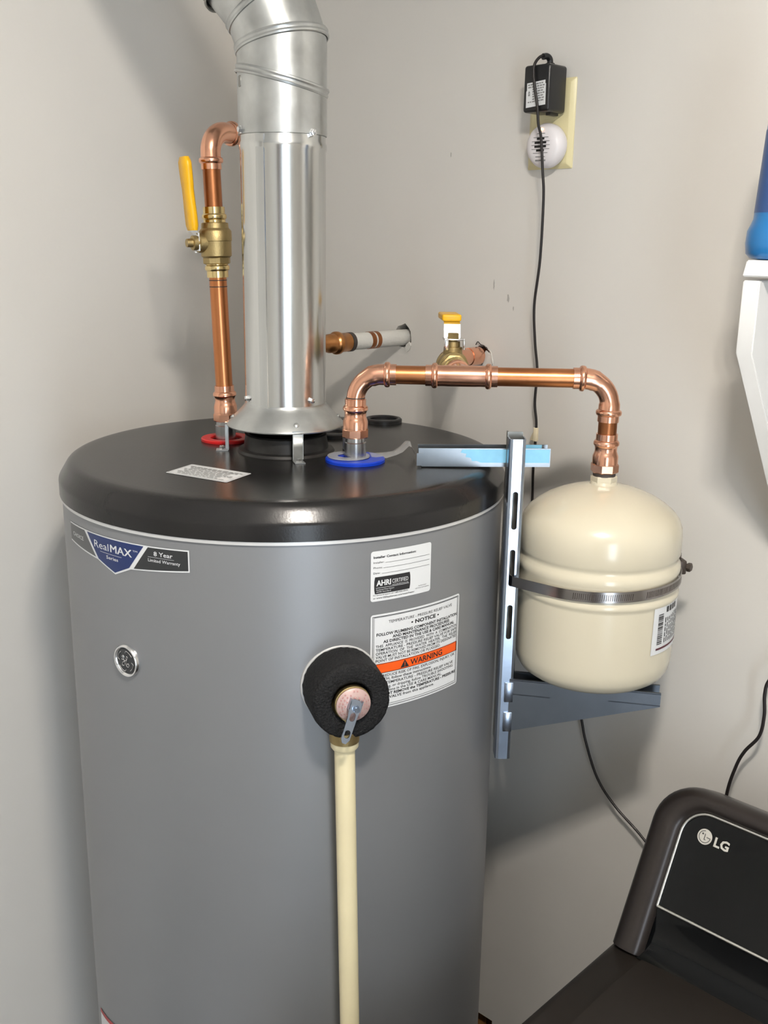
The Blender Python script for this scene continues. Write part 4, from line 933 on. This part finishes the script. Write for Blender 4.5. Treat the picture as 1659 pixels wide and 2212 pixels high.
# ------------------------------------------------------------------ shelf with bracket and bottle
sb = thing('shelf_bracket', W(0.516, 0, 1.38), 'white painted wooden bracket with a sloped underside below the shelf', 'bracket')
b = BM(); prism(b, [(0, 1.7275), (0.2, 1.7275), (0.2, 1.6545), (0.0, 1.3790)], lambda o_, z_, h_: W(h_, o_, z_), 0.5074, 0.5252)
bmesh.ops.bevel(b, geom=b.edges[:], offset=0.0012, segments=2, affect='EDGES'); mk('bracket_board', b, 'white_paint', parent=sb)
b = BM(); boxf(b, W, 0.5252, 0.72, 0.0, 0.018, 1.60, 1.7270, bevel=0.001); mk('wall_cleat', b, 'white_paint', parent=sb)
b = BM(); prism(b, [(0.5062, 1.7310), (1.25, 1.7310), (1.25, 1.7472), (0.5092, 1.7472)], lambda s_, z_, h_: W(s_, h_, z_), 0.0, 0.2005)
bmesh.ops.bevel(b, geom=b.edges[:], offset=0.0012, segments=2, affect='EDGES')
mk('wall_shelf', b, 'white_paint', label='white painted wall shelf carrying the blue bottle', cat='shelf')
BC = W(0.5345, 0.150, 1.7472)
bt = thing('blue_bottle', BC, 'blue plastic bottle standing on the white shelf at the edge of the picture', 'bottle')
b = BM(); lathe(b, BC, Zv, [(0.0, 0.036), (0.0015, 0.042), (0.006, 0.0462), (0.016, 0.0475), (0.028, 0.0468), (0.0345, 0.0440), (0.040, 0.0420), (0.085, 0.0395), (0.130, 0.0375), (0.155, 0.0350), (0.172, 0.029), (0.184, 0.019), (0.192, 0.0150), (0.198, 0.0145)], 56); mk('bottle_body', b, 'bottle', parent=bt)
b = BM(); lathe(b, BC, Zv, [(0.192, 0.0170), (0.193, 0.0175), (0.214, 0.017), (0.218, 0.014)], 32); mk('bottle_cap', b, 'white_paint', parent=bt)
b = BM(); rings(b, [(BC + Zv * z, Zv, r) for z, r in ((0.046, 0.0419), (0.085, 0.0400), (0.125, 0.0382))], 56, (False, False)); mk('bottle_label', b, 'bottle_dark', parent=bt)

# ------------------------------------------------------------------ washing machine
SW0, SW1, DK = 0.4370, 1.127, 0.930
ws = thing('washing_machine', W(0.78, 0.40, 0), 'dark graphite top-loading washing machine with a tilted black console', 'washing machine')
b = BM(); boxf(b, W, SW0 + 0.004, SW1 - 0.004, 0.06, 0.74, 0.02, DK - 0.045, bevel=0.012, seg=3); mk('cabinet', b, 'washer', parent=ws)
b = BM(); boxf(b, W, SW0, SW1, 0.055, 0.755, DK - 0.055, DK, bevel=0.014, seg=4); mk('deck', b, 'washer_deck', parent=ws)
for s_ in (SW0 + 0.05, SW1 - 0.05):
    for o_ in (0.11, 0.69):
        b = BM(); lathe(b, W(s_, o_, 0), Zv, [(0, 0.022), (0.018, 0.022), (0.022, 0.012), (0.03, 0.012)], 16); mk('foot', b, 'black_plastic', parent=ws)
# lid with a bowed front
b = BM(); pl_ = []
for k in range(13):
    t = k / 12; pl_.append((0.485 + 0.594 * t, 0.235))
for k in range(25):
    t = k / 24; a = math.pi * t
    pl_.append((0.782 + 0.297 * math.copysign(abs(math.cos(a)) ** 0.5, math.cos(a)), 0.30 + 0.40 * math.sin(a) ** 0.6))
prism(b, pl_, lambda s_, o_, h_: W(s_, o_, h_), DK - 0.004, DK + 0.007)
bmesh.ops.bevel(b, geom=[e for e in b.edges if abs((e.verts[0].co - e.verts[1].co).z) < 1e-5 and e.verts[0].co.z > DK], offset=0.004, segments=3, affect='EDGES')
lidw = mk('washer_lid', b, 'washer_deck', parent=ws)
# console: arch frame around a tilted panel
PB = V((0.2, 0.988)); EB = V((-0.4648, 0.8854)); EN = V((0.8854, 0.4648))
def CP(s_, b_, n_): return W(s_, PB.x + EB.x * b_ + EN.x * n_, PB.y + EB.y * b_ + EN.y * n_)
def arch(i, top_i, rad, n_, b0=-0.064, seg=10):
    s0, s1, bt_ = SW0 + 0.002 + i, SW1 - 0.002 - i, 0.1515 - top_i
    out = [CP(s0, b0, n_)] + [CP(s0, b0 + (bt_ - rad - b0) * k / 6, n_) for k in range(1, 6)]
    for k in range(seg + 1): a = math.pi - math.pi / 2 * k / seg; out.append(CP(s0 + rad + rad * math.cos(a), bt_ - rad + rad * math.sin(a), n_))
    for k in range(1, 10): out.append(CP(s0 + rad + (s1 - s0 - 2 * rad) * k / 10, bt_, n_))
    for k in range(seg + 1): a = math.pi / 2 - math.pi / 2 * k / seg; out.append(CP(s1 - rad + rad * math.cos(a), bt_ - rad + rad * math.sin(a), n_))
    out += [CP(s1, b0 + (bt_ - rad - b0) * (6 - k) / 6, n_) for k in range(1, 6)] + [CP(s1, b0, n_)]
    return out
b = BM(); prev = None
for i, ti, rad, n_ in ((0.004, 0.004, 0.052, -0.075), (0.0, 0.0, 0.056, -0.045), (0.0, 0.0, 0.056, -0.012), (0.002, 0.0015, 0.054, -0.003), (0.008, 0.006, 0.050, 0.0055), (0.017, 0.012, 0.045, 0.0095), (0.027, 0.018, 0.040, 0.0090), (0.035, 0.022, 0.036, 0.0065), (0.0405, 0.0250, 0.0335, 0.0015), (0.0425, 0.0265, 0.032, -0.004)):
    ring = [b.verts.new(p) for p in arch(i, ti, rad, n_)]
    if prev:
        for k in range(len(ring) - 1): b.faces.new((prev[k], prev[k + 1], ring[k + 1], ring[k]))
    prev = ring
con = mk('console_frame', b, 'washer', parent=ws, sharp=60)
b = BM(); pn_ = arch(0.0415, 0.0255, 0.0325, -0.0005, b0=0.0); fr = [b.verts.new(p) for p in pn_]; b.faces.new(fr)
dpn = mk('display_panel', b, 'gloss_black', parent=ws, label='glossy black display panel', flat=True)
b = BM(); pth = arch(0.0425, 0.0265, 0.032, 0.0012, b0=0.0); sp = []
pth = pth + [CP(SW1 - 0.0445 - (SW1 - SW0 - 0.089) * k / 12, 0.0, 0.0012) for k in range(1, 13)]
for k, p in enumerate(pth):
    sp.append((p, pth[min(k + 1, len(pth) - 1)] - pth[max(k - 1, 0)], 0.0020))
rings(b, sp, 10); mk('chrome_trim', b, 'chrome', parent=ws, label='thin chrome line around the panel')
b = BM()
cs2 = [(0.0, -0.0008), (-0.012, -0.004), (-0.030, -0.010), (-0.045, -0.010), (-0.056, -0.004), (-0.066, 0.004)]
A_ = None
for b_, n_ in cs2:
    row = [b.verts.new(CP(SW0 + 0.040 + (SW1 - SW0 - 0.080) * k / 8, b_, n_)) for k in range(9)]
    if A_:
        for k in range(8): b.faces.new((A_[k], A_[k + 1], row[k + 1], row[k]))
    A_ = row
mk('lower_band', b, 'gloss_black', parent=ws, label='glossy black band below the panel')
b = BM(); boxf(b, W, SW0 + 0.01, SW1 - 0.01, 0.062, 0.135, DK - 0.01, 1.085, bevel=0.01); mk('console_back', b, 'washer', parent=ws)
# mark and letters on the panel
LC = (0.5105, 0.0985)
def LGm(h): return lambda x, y: CP(LC[0] + x / 1000, LC[1] + y / 1000, h)
b = BM(); poly2d(b, [(9.2 * math.cos(2 * math.pi * k / 40), 9.2 * math.sin(2 * math.pi * k / 40)) for k in range(40)]); wrap(b, LGm(0.0002), 0); lgm = mk('round_mark', b, 'logo_silver', parent=ws, flat=True, label='pale round face mark')
b = BM()
def arc2d(bm, r0_, r1_, a0_, a1_, n=24):
    for k in range(n):
        t0_ = math.radians(a0_ + (a1_ - a0_) * k / n); t1_ = math.radians(a0_ + (a1_ - a0_) * (k + 1) / n)
        poly2d(bm, [(r0_ * math.cos(t0_), r0_ * math.sin(t0_)), (r1_ * math.cos(t0_), r1_ * math.sin(t0_)), (r1_ * math.cos(t1_), r1_ * math.sin(t1_)), (r0_ * math.cos(t1_), r0_ * math.sin(t1_))])
arc2d(b, 6.6, 7.3, 95, 360); rect2d(b, 2.4, 7.2, -0.4, 0.4); rect2d(b, -0.4, 0.4, -3.2, 3.6); rect2d(b, -0.4, 2.0, -3.6, -2.9)
poly2d(b, [(-3.0 + 1.1 * math.cos(2 * math.pi * k / 16), 2.9 + 1.1 * math.sin(2 * math.pi * k / 16)) for k in range(16)])
wrap(b, LGm(0.0005), 0); mk('mark_lines', b, 'charcoal', parent=lgm, flat=True)
b = BM(); text2d(b, 'LG', 12.6, 31.0, -6.0, 11.0, bold=0.035); wrap(b, LGm(0.0003), 0); mk('panel_letters', b, 'logo_silver', parent=ws, flat=True)
